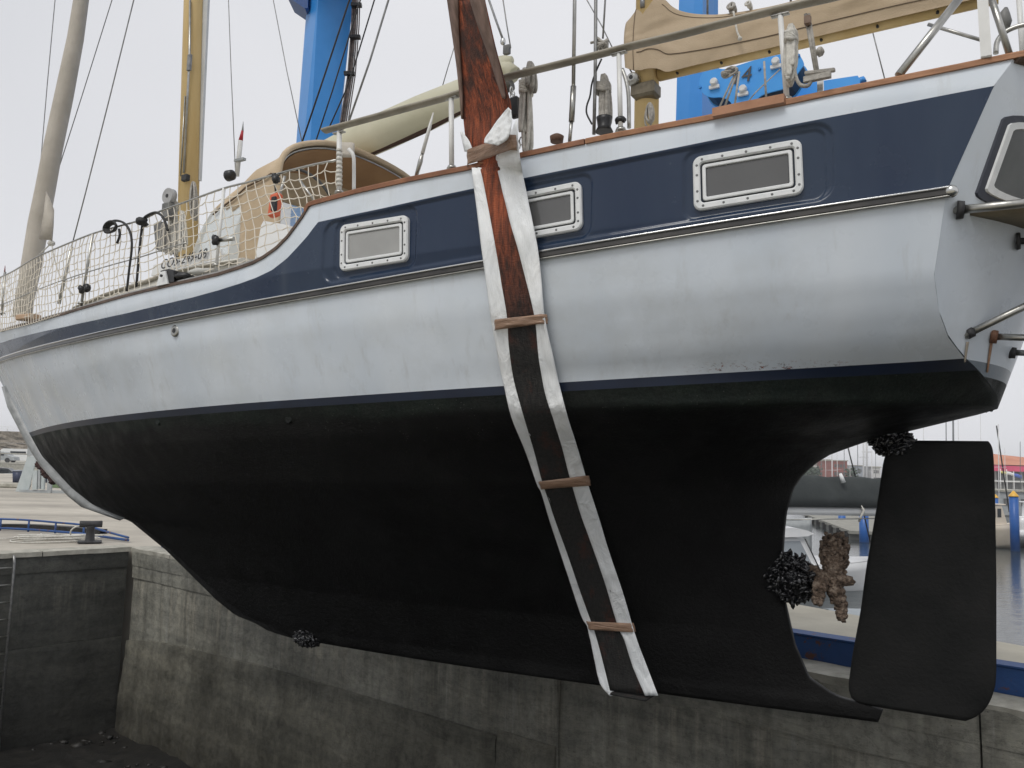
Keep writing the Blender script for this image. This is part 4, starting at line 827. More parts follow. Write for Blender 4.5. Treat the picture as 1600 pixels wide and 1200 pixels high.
# transom window
tc = [t_hit(1519, 316, .0), None, None, t_hit(1570, 172, .0)]
vb = [toB(tc[0])[1], toB(tc[3])[1]]; zb = [toB(tc[0])[2], toB(tc[3])[2]]
def TQ(v_, z_): return tr_pt(v_, z_, .012)
def tw_ring(i0, i1, h0, name, mat, fill=False):
    z0, z1 = zb[0] + i0, zb[1] - i0; va_, vt = vb[0] - i0, vb[1] - i0
    def outline(i):
        z0, z1 = zb[0] + i, zb[1] - i; P = []
        def edge(z): f_ = (z - zb[0]) / (zb[1] - zb[0]); return (vb[0] + (vb[1] - vb[0]) * f_) - i
        for a in rrect(1, 1, .10, 6):
            z = z0 + (z1 - z0) * a[1]; P.append((edge(z) * (2 * a[0] - 1) * 1.0, z))
        return P
    A = outline(i0); B_ = outline(i1)
    m = MB()
    if fill: m.prism([tr_pt(v_, z_, h0 - .01) for v_, z_ in A], -BD * .01); return m.obj(name, mat, fill if fill is not True else yt)
    rows = [[tr_pt(v_, z_, -.02) for v_, z_ in A], [tr_pt(v_, z_, h0) for v_, z_ in A], [tr_pt(v_, z_, h0) for v_, z_ in B_], [tr_pt(v_, z_, -.02) for v_, z_ in B_]]
    m.grid(rows, 0, False, closed=True); return m
o = tw_ring(0, .04, .012, 'x', None).obj('transom_window', M('navy_window_surround', (.03, .035, .05), rough=.35), yt, label='dark framed stern window in the transom')
tw_ring(.032, .062, .024, 'x', None).obj('window_frame', m_alu, o)
G = []
for f_ in np.linspace(.02, .98, 8):
    z_ = zb[0] + (zb[1] - zb[0]) * f_; e_ = vb[0] + (vb[1] - vb[0]) * f_ - .045; G.append([tr_pt(e_ * a, z_, .004) for a in np.linspace(-1, 1, 24)])
m = MB(); m.grid(G[1:-1], 0, True); m.obj('pane', M('smoked_stern_pane', (.05, .055, .05), (.10, .105, .10), 1.3, .06, spec=.8), o)
m = MB(); m.tube([tr_pt(.32, zb[0] + .07, .02), tr_pt(.30, zb[1] - .07, .02)], .014, 6); m.obj('glazing_bar', m_alu, o)
# through-hull fitting
p = hit(274, 517); nn = BN
m = MB(); m.tube([p - nn * .02, p + nn * .008, p + nn * .014], [.05, .048, .036], 18); m.tube([p + nn * .014, p + nn * .016], [.02, .02], 12, 1); m.obj('drain_fitting', [m_steel_d, m_black], yt)
for (x, y) in ((247, 658), (451, 655)):
    p = hit(x, y); m = MB(); m.tube([p - nn * .02, p + nn * .006], [.042, .03], 12); m.obj('seacock_outlet', m_anti, yt)
# shaft bossing bulge
m = MB(); m.tube([W(u, 0, .98 + .0 * u) for u in (1.3, 1.5, 1.8, 2.2, 2.6)], [.055, .075, .1, .11, .05], 16, flat=1.); m.obj('shaft_bossing', m_anti, yt)
# bow guard
gp = [(12, 603), (20, 634), (36, 664), (52, 694), (70, 722), (92, 748), (118, 771), (148, 792), (190, 812)]; op = [(4, 604), (13, 636), (29, 667), (45, 698), (64, 727), (84, 750), (108, 775), (128, 791), (188, 812)]
m = MB(); m.grid([[PV(p[0] + 9, p[1] - 3, .0) for p in gp], [PV(*p, .035) for p in gp], [PV(*lerp(a, c_, .5), .05 + .01 * (i % 3)) for i, (a, c_) in enumerate(zip(gp, op))], [PV(*p, .02) for p in op], [PV(*p, -.05) for p in op]], 0, True, thick=.012)
m.obj('stem_guard', M('grey_plastic_stem_guard', (.20, .21, .21), (.32, .33, .33), 6, .4, bump=.5, bscale=14), yt)
# weed and growth under the bow, rust coloured
m = MB()
for i in range(90):
    t = random.random(); q = lerp((62, 722), (88, 752), t); m.blob(PV(q[0] - random.random() * 6, q[1] + random.random() * 3, -.12), .012 + random.random() * .03, 0, .4, (1, 1, 1), 5)
tag(m.obj('bow_growth', M('rust_brown_growth', (.02, .012, .012), (.08, .03, .025), 9, .8)), 'dark reddish clump of growth hanging under the bow stem', 'marine growth', kind='stuff')

# --- rudder ---------------------------------------------------------------------
RL = [(1400, 688), (1391, 695), (1385, 706), (1380, 722), (1370, 790), (1353, 890), (1344, 958), (1332, 1022), (1326, 1066), (1326, 1078), (1330, 1090), (1343, 1100)]
RR = [(1526, 684), (1537, 685.5), (1544, 689), (1549, 695), (1551.5, 703), (1553, 720), (1555, 780), (1557, 900), (1557, 1050), (1555.5, 1070), (1551, 1087), (1544, 1102), (1534, 1114), (1522, 1122), (1508, 1127)]
rl = np.array([toB(PV(*p, 0))[[0, 2]] for p in RL]); rr_ = np.array([toB(PV(*p, 0))[[0, 2]] for p in RR])
zt_ = min(rl[0, 1], rr_[0, 1]); zb_ = max(rl[-1, 1], rr_[-1, 1]); zz = zb_ + (zt_ - zb_) * (.5 - .5 * np.cos(np.linspace(0, math.pi, 46)))
G = []
for z_ in zz:
    uL = np.interp(z_, rl[::-1, 1], rl[::-1, 0]); uR = np.interp(z_, rr_[::-1, 1], rr_[::-1, 0]); row = []
    edge = min(1, (min(z_ - zb_, zt_ - z_) / .02 + .15)); N_ = 16
    for sgn, rng_ in ((1, range(N_ + 1)), (-1, range(N_ - 1, 0, -1))):
        for k in rng_: c_ = .5 - .5 * math.cos(math.pi * k / N_); row.append(W(uL + (uR - uL) * c_, sgn * .042 * edge * math.sin(math.pi * min(1, c_ ** .6)) ** .55 if 0 < k < N_ else 0, z_))
    G.append(row)
m = MB(); m.grid(G, 0, True, closed=True); m.f += [tuple(range(len(G[0]))), tuple(range((len(G) - 1) * len(G[0]), len(G) * len(G[0])))]; m.mi += [0, 0]; m.sm += [False, False]
rud = m.obj('rudder', m_rud, yt)
m = MB(); m.cyl(W(.70, 0, 1.9), W(.70, 0, 2.25), .055, 14); m.obj('rudder_stock', m_anti, rud)
# propeller ------------------------------------------------------------------------
b = NB('barnacle_crust'); c = b.ramp(b.noise(22, 7, .75), [(.36, (.04, .028, .02)), (.5, (.20, .14, .10)), (.66, (.46, .37, .29))]); b.set(color=c, rough=.9); b.bump(b.math('ADD', b.noise(55, 6, .8), b.voro(45)), .9, .03); m_barn = b.m
m = MB(); m.tube([PV(1238, 903, 0), PV(1300, 905, 0), PV(1332, 908, 0)], [.03, .055, .03], 12); sh = m.obj('propeller_shaft', m_barn, yt)
def crust(path, rad, dens, name='propeller_blade', flat=.45):
    m = MB(); P = smoothpath(path, 14); Rr = np.interp(np.linspace(0, 1, 14), np.linspace(0, 1, len(rad)), rad); m.tube(P, [r * (.72 + .45 * random.random()) for r in Rr], 12, flat=1.)
    for _ in range(dens):
        i = random.random() * 13; k = int(i); p = lerp(P[k], P[min(k + 1, 13)], i - k); r = Rr[k]; a = random.random() * 6.28
        off = (BD * math.cos(a) + BN * math.sin(a) * .8) * r * .95; m.blob(p + off + BZ * random.uniform(-.5, .5) * r, .008 + random.random() * .014, 0, .35, (1, 1, 1), 6)
    return m.obj(name, m_barn, sh)
crust([PV(1302, 902, 0), PV(1303, 880, 0), PV(1304, 856, -.02), PV(1304, 840, -.03)], [.045, .078, .092, .05], 300)
crust([PV(1300, 900, 0), PV(1286, 906, .03), PV(1280, 925, .07), PV(1277, 942, .1)], [.05, .045, .036, .014], 120)
crust([PV(1300, 905, 0), PV(1306, 925, 0), PV(1313, 945, .02), PV(1316, 968, .04)], [.055, .05, .03, .014], 170)
crust([PV(1262, 888, 0), PV(1275, 896, 0), PV(1292, 903, 0)], [.03, .05, .055], 90, 'propeller_hub')
crust([PV(1310, 905, 0), PV(1320, 908, 0), PV(1331, 909, 0)], [.045, .025, .018], 30, 'propeller_nut')

# --- mussels -----------------------------------------------------------------------
m_mus = M('wet_black_mussel_shell', (.003, .003, .004), (.012, .012, .014), 20, .18, spec=.7)
def mussels(c, r, n, label, squash=(1, 1, 1), sz=.017):
    m = MB(); c = np.array(c); m.blob(c, r * .8, 0, .12, squash, 12)
    for _ in range(n):
        d_ = unit(rng.normal(size=3)); q = c + (BD * d_[0] * squash[0] + BN * d_[1] * squash[1] + BZ * d_[2] * squash[2]) * r * (.75 + .3 * random.random())
        x = unit(rng.normal(size=3) + d_ * 1.2); y = unit(np.cross(x, rng.normal(size=3))); z_ = np.cross(x, y); m.blob(q, sz * (.45 + 1.0 * random.random() ** 1.5), 0, .05, (1.9, .85, .6), 6, np.array([x, y, z_]))
    return tag(m.obj('mussel_cluster', m_mus), label, 'mussels', 'mussel clusters on the hull', 'stuff')
mussels(PV(1237, 904, 0), .165, 620, 'ball of wet black mussels round the propeller shaft boss')
mussels(PV(1394, 690, 0), .105, 380, 'black mussels crowding the top of the rudder post', (1.25, 1, .85))
mussels(PV(1380, 682, 0), .08, 160, 'smaller black mussel clump between counter and rudder, in front of the post', (1.2, 1, .8))
mussels(PV(480, 997, .03), .10, 260, 'small black mussel clump under the forward end of the keel', (1.5, .9, .75))
m = MB(); m.blob(PV(1556, 637, 0), .012); m.blob(PV(1549, 641, 0), .01); m.blob(PV(1541, 643, 0), .008); tag(m.obj('weed_tuft', m_mus), 'tiny dark weed tuft on the tip of the counter', 'weed', kind='stuff')

# --- sling ----------------------------------------------------------------------------
b = NB('worn_red_webbing'); z = b.xyz()['Z']; st = b.noise(24, 5, .7, b.mapped((1, 1, .10))); st2 = b.noise(60, 4, .7, b.mapped((1, 1, .05)))
red = b.ramp(st, [(.36, (.10, .035, .02)), (.5, (.29, .07, .03)), (.66, (.46, .125, .052))]); red = b.mix(b.ramp(st2, [(.35, .75), (.6, 0)]), red, (.03, .018, .014))
grime = b.ramp(b.noise(5.5, 4, .55, b.mapped((1, 1, .8))), [(.50, 0), (.64, .85)]); red = b.mix(grime, red, (.045, .03, .026))
dark = b.mix(b.ramp(b.noise(7, 5, .7, b.mapped((1, 1, .5))), [(.55, 0), (.72, .6)]), b.ramp(st2, [(.3, (.010, .011, .011)), (.7, (.036, .034, .032))]), (.11, .03, .016))
mr = b.n.new('ShaderNodeMapRange'); mr.inputs['From Min'].default_value = 2.55; mr.inputs['From Max'].default_value = 3.35; b.l.new(b.math('ADD', z, b.math('MULTIPLY', b.math('SUBTRACT', b.noise(3, 3), .5), .9)), mr.inputs['Value'])
b.set(color=b.mix(mr.outputs[0], dark, red), rough=.75, spec=.3); b.bump(b.math('ADD', b.noise(90, 4, .7, b.mapped((1, 1, .08))), b.math('MULTIPLY', b.noise(120, 2, .5, b.mapped((.3, .3, 1))), .6)), .6, .012); m_web = b.m
b = NB('wrinkled_white_plastic_sheet'); b.set(color=b.ramp(b.noise(2.5, 5, .7), [(.3, (.80, .83, .85)), (.7, (.90, .91, .91))]), rough=.35, spec=.4); b.bump(b.noise(4.5, 5, .6, b.mapped((1.5, 1.5, .6)), 1.2), .5, .05); m_sheet = b.m
b = NB('brown_packing_tape'); b.set(color=b.ramp(b.noise(12, 5, .7, b.mapped((.4, .4, 3))), [(.3, (.22, .13, .08)), (.7, (.40, .26, .18))]), rough=.3, spec=.5); b.bump(b.noise(16, 4, .7, b.mapped((.4, .4, 3.2))), .8, .02); m_tape = b.m
sling = empty('lifting_sling', W(2.6, 1.9, 0), 'worn red brown webbing sling padded with white plastic under the hull', 'sling')
def _lift(): pass
STL = [(702, 0), (709, 50), (717, 100), (722, 145), (724, 187), (731, 230), (749, 260), (762, 320), (775, 390), (783, 440), (792, 495), (795, 540), (802, 590), (815, 640), (833, 700), (847, 752), (858, 785), (868, 815), (887, 867), (905, 920), (923, 970), (930, 990), (941, 1030), (953, 1079)]
STR = [(756, 0), (765, 40), (775, 82), (788, 130), (797, 172), (788, 215), (779, 252), (794, 320), (812, 388), (826, 435), (840, 485), (846, 540), (856, 590), (869, 645), (883, 700), (895, 750), (907, 778), (919, 812), (937, 867), (953, 920), (967, 972), (976, 990), (992, 1030), (1013, 1086)]
PLo = [(737, 262), (745, 330), (755, 410), (767, 497), (776, 548), (787, 603), (800, 655), (820, 703), (838, 755), (846, 772), (863, 827), (885, 893), (907, 960), (917, 978), (921, 995), (929, 1033), (937, 1067), (953, 1088)]
PLi = [(752, 262), (766, 320), (780, 405), (797, 495), (801, 545), (808, 600), (824, 655), (840, 703), (851, 755), (858, 772), (878, 827), (901, 893), (922, 960), (931, 978), (936, 995), (944, 1033), (952, 1067), (962, 1086)]
PRo = [(808, 185), (811, 240), (822, 300), (833, 352), (843, 410), (850, 490), (865, 562), (877, 615), (889, 660), (903, 703), (917, 752), (936, 812), (953, 867), (971, 920), (988, 978), (995, 1000), (1012, 1045), (1028, 1087)]
PRi = [(792, 215), (775, 245), (783, 290), (795, 340), (812, 400), (834, 490), (842, 562), (852, 615), (866, 660), (879, 703), (892, 752), (910, 812), (930, 867), (948, 920), (965, 978), (975, 1000), (990, 1045), (1008, 1087)]
U_S = None
def spt(px, py, off):
    global U_S
    if py >= 262: return hit(px, py, off)
    A_ = hit(px + (262 - py) * .0 + 0, 262, off)
    # above the rail the strap hangs free in its own vertical transverse plane
    return PU(px, py, us_plane(px, py))
u_l = toB(hit(749, 262, .03))[0]; u_r = toB(hit(779, 262, .03))[0]; u_c = (u_l + u_r) / 2
def us_plane(px, py):
    # centre line of the strap at this height
    ys = [p[1] for p in STL]; cxp = np.interp(py, ys, [(a[0] + c_[0]) / 2 for a, c_ in zip(STL, STR)]); return u_c - (px - cxp) * .0062
def ribbon(Lp, Rp, off, n, name, mat, thick=.012, ncross=8, wr=0., parent=sling, bulge=0., yoff=None):
    G = []; Lr = smoothpath(Lp, n); Rr = smoothpath(Rp, n)
    for i in range(n):
        row = []; a0 = spt(*Lr[i], off); a1 = spt(*Rr[i], off)
        for k in range(ncross + 1):
            t = k / ncross; p = lerp(a0, a1, t); w_ = wr * (math.sin(i * .9 + k * 1.7) + math.sin(i * .37 + k * 2.9 + 1) + rng.normal() * .4) * (.3 if k in (0, ncross) else 1)
            row.append(p + BN * (w_ + bulge * math.sin(math.pi * t)))
        G.append(row)
    m = MB(); m.grid(G, 0, True, thick=thick, nrm=BN); return m.obj(name, mat, parent)
ribbon(STL, STR, .056, 110, 'webbing', m_web, .018, 8, .0015)
# strap above the frame up to the lift, and folded layer on it
tl = spt(702, 0, 0); trp = spt(756, 0, 0); up_ = unit(spt(702, 0, 0) - spt(709, 50, 0))
m = MB(); m.grid([[tl + up_ * h_ , lerp(tl, trp, .5) + up_ * h_, trp + up_ * h_] for h_ in np.linspace(0, 4.5, 8)], 0, True, thick=.018, nrm=BN); m.obj('webbing', m_web, sling)
ribbon([(734, -6), (748, 40), (763, 82), (777, 125), (787, 155)], [(757, -6), (766, 40), (776, 82), (787, 126), (792, 156)], .035, 24, 'folded_webbing_edge', M('worn_brown_webbing_edge', (.13, .085, .065), (.24, .16, .13), 20, .8, stretch=(1, 1, .1)), .012, 3, .001, bulge=.006).location += Vector((BN * .02).tolist())
ribbon([(700, -6), (708, 50), (715, 100), (720, 145), (723, 187)], [(718, -6), (719, 50), (722, 100), (725, 145), (725, 187)], .035, 24, 'folded_webbing_edge', MATS['worn_brown_webbing_edge'], .012, 2, .001).location += Vector((BN * .02).tolist())
ribbon(PLo, PLi, .048, 90, 'plastic_sheet', m_sheet, .006, 6, .004)
ribbon(PRo, PRi, .066, 96, 'plastic_sheet', m_sheet, .006, 6, .004)
ribbon([(808, 178), (795, 192), (783, 208), (772, 224), (770, 232)], [(812, 182), (813, 200), (811, 212), (806, 226), (792, 236)], .09, 22, 'plastic_flap', m_sheet, .006, 8, .004).location += Vector((BN * .10).tolist())
ribbon([(724, 208), (727, 222), (731, 240)], [(727, 209), (738, 223), (745, 240)], .06, 12, 'plastic_flap', m_sheet, .006, 4, .003).location += Vector((BN * .04).tolist())
def tape(tlp, trp_, brp, blp, off=.082, n=14):
    m = MB(); G = []
    for j in range(5):
        row = []
        for i in range(n + 1):
            t = i / n; p = lerp(lerp(tlp, trp_, t), lerp(blp, brp, t), j / 4); q = spt(*p, off); row.append(q + BN * (.004 * math.sin(j * 2.1 + i * .5) - (.03 if i in (0, n) else 0)))
        G.append(row)
    m.grid(G, 0, True, thick=.006, nrm=BN); return m.obj('tape_band', m_tape, sling)
tape((732, 240), (809, 213), (810, 237), (733, 262), .09).location += Vector((BN * .05).tolist()); tape((768, 500), (851, 490), (852, 505), (769, 516)); tape((838, 753), (917, 743), (920, 759), (842, 765)); tape((913, 971), (987, 974), (991, 988), (917, 984))
# far side run of the sling from keel over the starboard bilge up to the hoist block
G = []
for z_ in np.linspace(.12, 3.4, 24): v = float(V(2.45, z_)) + .03; G.append([W(2.45 + du, -v, z_) for du in (-.14, 0, .14)])
G = [[W(2.45 + du, v_, .075) for du in (-.14, 0, .14)] for v_ in (.2, -.1)] + G + [[W(2.45 + du, -2.12, 4.3) for du in (-.14, 0, .14)]]
m = MB(); m.grid(G, 0, True, thick=.015); m.obj('webbing', m_web, sling)
# ================================================================== TRAVEL LIFT (blue)
tl_ = empty('travel_lift', D(8, .9, 0)); tag(tl_, 'tall bright blue travel lift frame standing on the pier behind the yacht', 'boat lift')
def pcol(pxb, yb_, pxt, yt_, Y, px_split_b, px_split_t, ybase=0., tpx=None):
    pass
Yc1 = 12.9
def pillar(bl, br, tr, tl, Y, deep, side_px, name='lift_column', bot=0.0, topz=9.5):
    """bl.. are two points of the left edge and two of the right edge of the front face; the side face goes back by deep metres"""
    def line(p, q, z):
        A, B_ = PY(*p, Y), PY(*q, Y); t = (z - A[2]) / (B_[2] - A[2]); return lerp(A, B_, t)
    m = MB(); back = np.array(deep)
    lo = [line(bl, tl, bot), line(br, tr, bot)]; hi = [line(bl, tl, topz), line(br, tr, topz)]
    m.prism([lo[0], lo[1], hi[1], hi[0]], back); return m.obj(name, m_blue, tl_), lo, hi
# left column: narrow lit face + broad face
def edge(p, q, Y0, z): A, B_ = PY(*p, Y0), PY(*q, Y0); return lerp(A, B_, (z - A[2]) / (B_[2] - A[2]))
def column4(pl, pm, pr, Yl, Ym, Yr, z0, z1):
    """three visible vertical edges (each two pixels: upper, lower); builds a four sided tapered box"""
    lo = [edge(*pl, Yl, z0), edge(*pm, Ym, z0), edge(*pr, Yr, z0)]; hi = [edge(*pl, Yl, z1), edge(*pm, Ym, z1), edge(*pr, Yr, z1)]
    lo.append(lo[0] + lo[2] - lo[1]); hi.append(hi[0] + hi[2] - hi[1])
    m = MB(); m.add(lo + hi, [(3, 2, 1, 0), (4, 5, 6, 7)] + [(i, (i + 1) % 4, 4 + (i + 1) % 4, 4 + i) for i in range(4)]); return m, lo, hi
m, lo, hi = column4(((480, 0), (463, 222)), ((497, 0), (485, 222)), ((552, 0), (531, 200)), 13.25, 12.8, 13.0, .25, 9.6); c1 = m.obj('lift_column', m_blue, tl_)
base1 = np.mean(lo, axis=0)
m, lo2, hi2 = column4(((1061, 0), (1056, 187)), ((1098, 0), (1097, 175)), ((1122, 0), (1122, 175)), 9.4, 9.3, 9.6, .25, 9.6); c2 = m.obj('lift_column', m_blue, tl_)
base2 = np.mean(lo2, axis=0)
A_ = np.mean(hi, axis=0); B_ = np.mean(hi2, axis=0); dd = unit(B_ - A_); m = MB(); m.box(lerp(A_, B_, .5) + BZ * .3, (np.linalg.norm(B_ - A_) + 1.2, .55, .6), [dd, np.cross(BZ, dd), BZ], bev=.02); m.obj('top_beam', m_blue, tl_)
m = MB(); m.prism([PY(x, y, 13.0) for x, y in ((448, -6), (476, 13), (481, 12), (481, -30), (448, -30))], (0, .5, 0)); m.obj('beam_bracket', M('travel_lift_dark_blue', (.01, .07, .25), None, rough=.4), tl_)
dd = unit((base2 - base1) * np.array([1, 1, 0])); m = MB(); m.box(lerp(base1, base2, .5) * np.array([1, 1, 0]) + BZ * .72, (np.linalg.norm(base2 - base1) + 1.4, .4, .34), [dd, np.cross(BZ, dd), BZ], bev=.02)
for bs in (base1, base2):
    for sg in (-.55, .55):
        c = np.array([bs[0], bs[1], .5]) + dd * sg; q = np.cross(BZ, dd); w_ = MB(); w_.tube([c - q * .16, c - q * .14, c + q * .14, c + q * .16], [.40, .45, .45, .40], 20); w_.obj('lift_wheel', m_rubber, tl_)
# conduit and cables on the left column's right edge
m_cab = M('dark_hydraulic_hose', (.04, .035, .035), (.16, .12, .11), 15, .5)
for k, (dx, r) in enumerate(((-1, .018), (2, .013), (4, .016), (7, .012), (10, .01))):
    m = MB(); m.tube([PY(x + dx, y, 12.6) for x, y in ((553, -20), (551, 40), (548, 80), (545, 118), (540, 150), (534, 190), (530, 215))], r, 6); m.obj('hydraulic_hose', m_cab, tl_)
for (x, y) in ((553, 8), (551, 58), (542, 115)):
    m = MB(); m.box(PY(x + 4, y, 12.55), (.17, .08, .05)); m.obj('hose_clamp', m_black, tl_)
# hoist block on the far side, spreader bar behind ----------------------------------
hv = -2.35
def HB(x, y, dv=0.): return PV(x, y, hv + dv)
hb = empty('hoist_block', HB(1170, 130)); tag(hb, 'bright blue hoist sheave block with pale bolts and painted number beyond the cap rail', 'hoist block')
outl = [(1092, 135), (1094, 121), (1101, 109), (1112, 104), (1130, 108), (1150, 103), (1185, 92), (1205, 88), (1222, 84), (1236, 80), (1247, 84), (1252, 90), (1256, 100), (1251, 108), (1244, 118), (1236, 130), (1226, 138), (1208, 143), (1190, 149), (1178, 160), (1166, 170), (1150, 171), (1140, 158), (1128, 152), (1112, 152), (1100, 147)]
pts = smoothpath([HB(*p) for p in outl + outl[:1]], 90)[:-1]
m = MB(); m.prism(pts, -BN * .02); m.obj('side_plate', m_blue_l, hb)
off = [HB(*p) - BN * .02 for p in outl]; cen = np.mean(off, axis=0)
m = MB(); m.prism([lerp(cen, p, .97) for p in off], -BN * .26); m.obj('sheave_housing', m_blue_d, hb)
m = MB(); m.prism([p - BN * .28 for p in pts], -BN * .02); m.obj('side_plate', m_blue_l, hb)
for (x, y) in ((1117, 130), (1213, 98), (1162, 141)):
    c = HB(x, y); m = MB(); m.tube([c, c + BN * .05, c + BN * .07], [.042, .042, .03], 14); m.box(c + BN * .02 - BZ * .05, (.11, .03, .04), [BD, BN, BZ], bev=.004); m.obj('bolt_head', m_white, hb)
for (x, y) in ((1187, 108), (1094, 137), (1248, 87)):
    c = HB(x, y); m = MB(); m.tube([c, c + BN * .02], [.018, .014], 8); m.obj('pin', m_blue, hb)
def text_mesh(txt, size, origin, xa, ya, mat, name, parent, shear=0., extr=.002, spacing=1., xs=1.):
    cu = bpy.data.curves.new('t', 'FONT'); cu.body = txt; cu.size = size; cu.shear = shear; cu.extrude = extr; cu.space_character = spacing
    ob = bpy.data.objects.new('t', cu); COL.objects.link(ob); dg = bpy.context.evaluated_depsgraph_get(); me = bpy.data.meshes.new_from_object(ob.evaluated_get(dg))
    m = MB(); xa = unit(xa); ya = unit(ya - xa * (ya @ xa)); zn = np.cross(xa, ya)
    m.add([origin + xa * v.co.x * xs + ya * v.co.y + zn * v.co.z for v in me.vertices], [tuple(p.vertices) for p in me.polygons])
    bpy.data.objects.remove(ob); bpy.data.curves.remove(cu); bpy.data.meshes.remove(me)
    return m.obj(name, mat, parent, recalc=False)
m_num = M('stencil_grey', (.07, .07, .075), rough=.6)
xa = HB(1170, 118) - HB(1150, 124)
text_mesh('14', .23, HB(1140, 133, .012), -BD, BZ, m_num, 'painted_number', hb, .15)
m = MB(); m.prism([PV(x, y, -2.9) for x, y in ((1118, 168), (1126, 150), (1340, 118), (1344, 124), (1344, 150), (1300, 160))], -BN * .3); m.obj('spreader_bar', m_blue_l, hb)
m = MB(); m.tube([PV(1344, 124, -2.95), PV(1347, 130, -2.95)], .05, 8); m.obj('bar_end_pin', m_blue, hb)
for (x, y) in ((1105, 108), (1236, 84)):
    a = HB(x, y, -.15); m = MB(); m.tube([a, a + BZ * 5.5], .012, 6); m.obj('hoist_rope', m_galv, hb)
# near side lift legs would stand beside the photographer; the top beams they carry
m = MB(); q = unit((B_ - A_) * np.array([1, 1, 0])); m.box(W(2.6, 2.3, 9.9), (7.0, .5, .6), [BD, BN, BZ], bev=.02); m.obj('near_top_beam', m_blue, tl_)
m = MB(); m.box(lerp(W(6.1, 2.3, 9.9), A_ + BZ * .3, .5), (np.linalg.norm(W(6.1, 2.3, 9.9) - A_ - BZ * .3), .5, .55), [unit(W(6.1, 2.3, 9.9) - A_ - BZ * .3), unit(np.cross(BZ, W(6.1, 2.3, 9.9) - A_)), BZ]); m.obj('cross_beam', m_blue, tl_)

# ================================================================== SPARS, RIGGING
def taper(pathpx, v, rpx, mat, name, n=14, parent=yt, flat=1., seg=14, up=None):
    P = [PV(x, y, v) for x, y in pathpx]; R = [r * np.linalg.norm(p - CAMP) / FPX * .97 for r, p in zip(rpx, P)]; m = MB(); m.tube(P, R, seg, flat=flat, up=up); return m.obj(name, mat, parent)
def extend(a, b, z):
    a = np.array(a, float); b = np.array(b, float); t = (z - a[2]) / (b[2] - a[2]); return lerp(a, b, t)
# main mast
a = PV(294, 330, 0); b_ = PV(303, -10, 0); m = MB(); ma = extend(a, b_, 3.2); mb_ = extend(a, b_, 13.0); m.tube([ma, mb_], [.118, .108], 16); mm_ = m.obj('main_mast', m_spar, yt)
off = BD * -.0 + BN * .0
m = MB(); P0, P1 = PV(313, -8, -.05), PV(304, 288, -.05); m.prism([PV(311, -8, -.05), PV(325, -8, -.05), PV(312, 282, -.05), PV(300, 282, -.05), PV(307, 258, -.05), PV(311, 240, -.05), PV(312, 170, -.05), PV(307, 150, -.05)], -BN * .03); m.obj('furling_foil', M('pale_grey_foil', (.5, .53, .55), (.58, .6, .62), 3, .35), mm_)
m = MB(); m.tube([PV(297, 0, .11), PV(296, 90, .115), PV(287, 270, .12)], .014, 6); m.tube([PV(289, 150, .12), PV(282, 275, .12)], .008, 5); m.obj('mast_track', m_steel_d, mm_)
m = MB(); m.box(PV(296, 98, .125), (.05, .03, .2), [BD, BN, BZ], bev=.006); m.obj('mast_cleat', m_galv, mm_)
m = MB(); m.box(PV(290, 278, .13), (.09, .05, .08), [BD, BN, BZ], bev=.01); m.obj('mast_bracket', m_iron, mm_)
# mizzen mast
a = PV(1011, 170, 0); b_ = PV(1008, 20, 0); m = MB(); q0 = PV(1010, 193, 0) - BZ * .6; q1 = q0 + BZ * 9; m.tube([q0, q1], [.098, .09], 16); mz = m.obj('mizzen_mast', m_spar, yt)
m = MB(); m.box(PV(1009, 143, .08), (.2, .14, .12), [BD, BN, BZ], bev=.02); m.obj('mast_collar', M('brown_tarnished_bronze', (.10, .085, .06), (.2, .17, .12), 14, .45, metal=.5), mz)
c = PV(991, 126, .12); m = MB(); m.tube([c - BN * .04, c + BN * .03, c + BN * .05, c + BN * .07], [.05, .055, .048, .03], 18); m.tube([c + BN * .07, c + BN * .075], [.016, .016], 10, 1); m.obj('winch', [m_steel_d, m_black], mz)
m = MB(); m.tube([PV(1004, -5, .1), PV(1004, 12, .1)], .02, 6); m.obj('mast_cleat', m_galv, mz)
# mizzen boom and cover
z_b = PV(1036, 124, 0)[2]
m = MB(); A0 = PV(1030, 117, 0); A1 = PV(1560, -5, 0); m.tube([A0, A1], [.052, .046], 14); mbm = m.obj('mizzen_boom', m_spar, yt)
for (x, y) in ((1058, 114), (1127, 98), (1202, 81), (1283, 62), (1371, 41), (1465, 19)):
    m = MB(); c = PV(x, y, .055); m.tube([c - BN * .01, c + BN * .012], [.011, .008], 8); m.obj('cover_stud', m_iron, mbm)
TOP = [(984, 34), (1000, 12), (1022, -6), (1040, -3), (1052, 8), (1066, 16), (1090, 21), (1125, 22), (1165, 17), (1210, 9), (1260, -3), (1320, -18), (1400, -34), (1480, -48), (1550, -60)]
BOT = [(988, 112), (1003, 116), (1020, 112), (1036, 112), (1050, 117), (1066, 114), (1090, 108), (1125, 100), (1165, 91), (1210, 81), (1260, 69), (1320, 55), (1400, 36), (1480, 18), (1550, 1)]
G = []; n_ = 48; Tt = smoothpath(TOP, n_); Bt = smoothpath(BOT, n_)
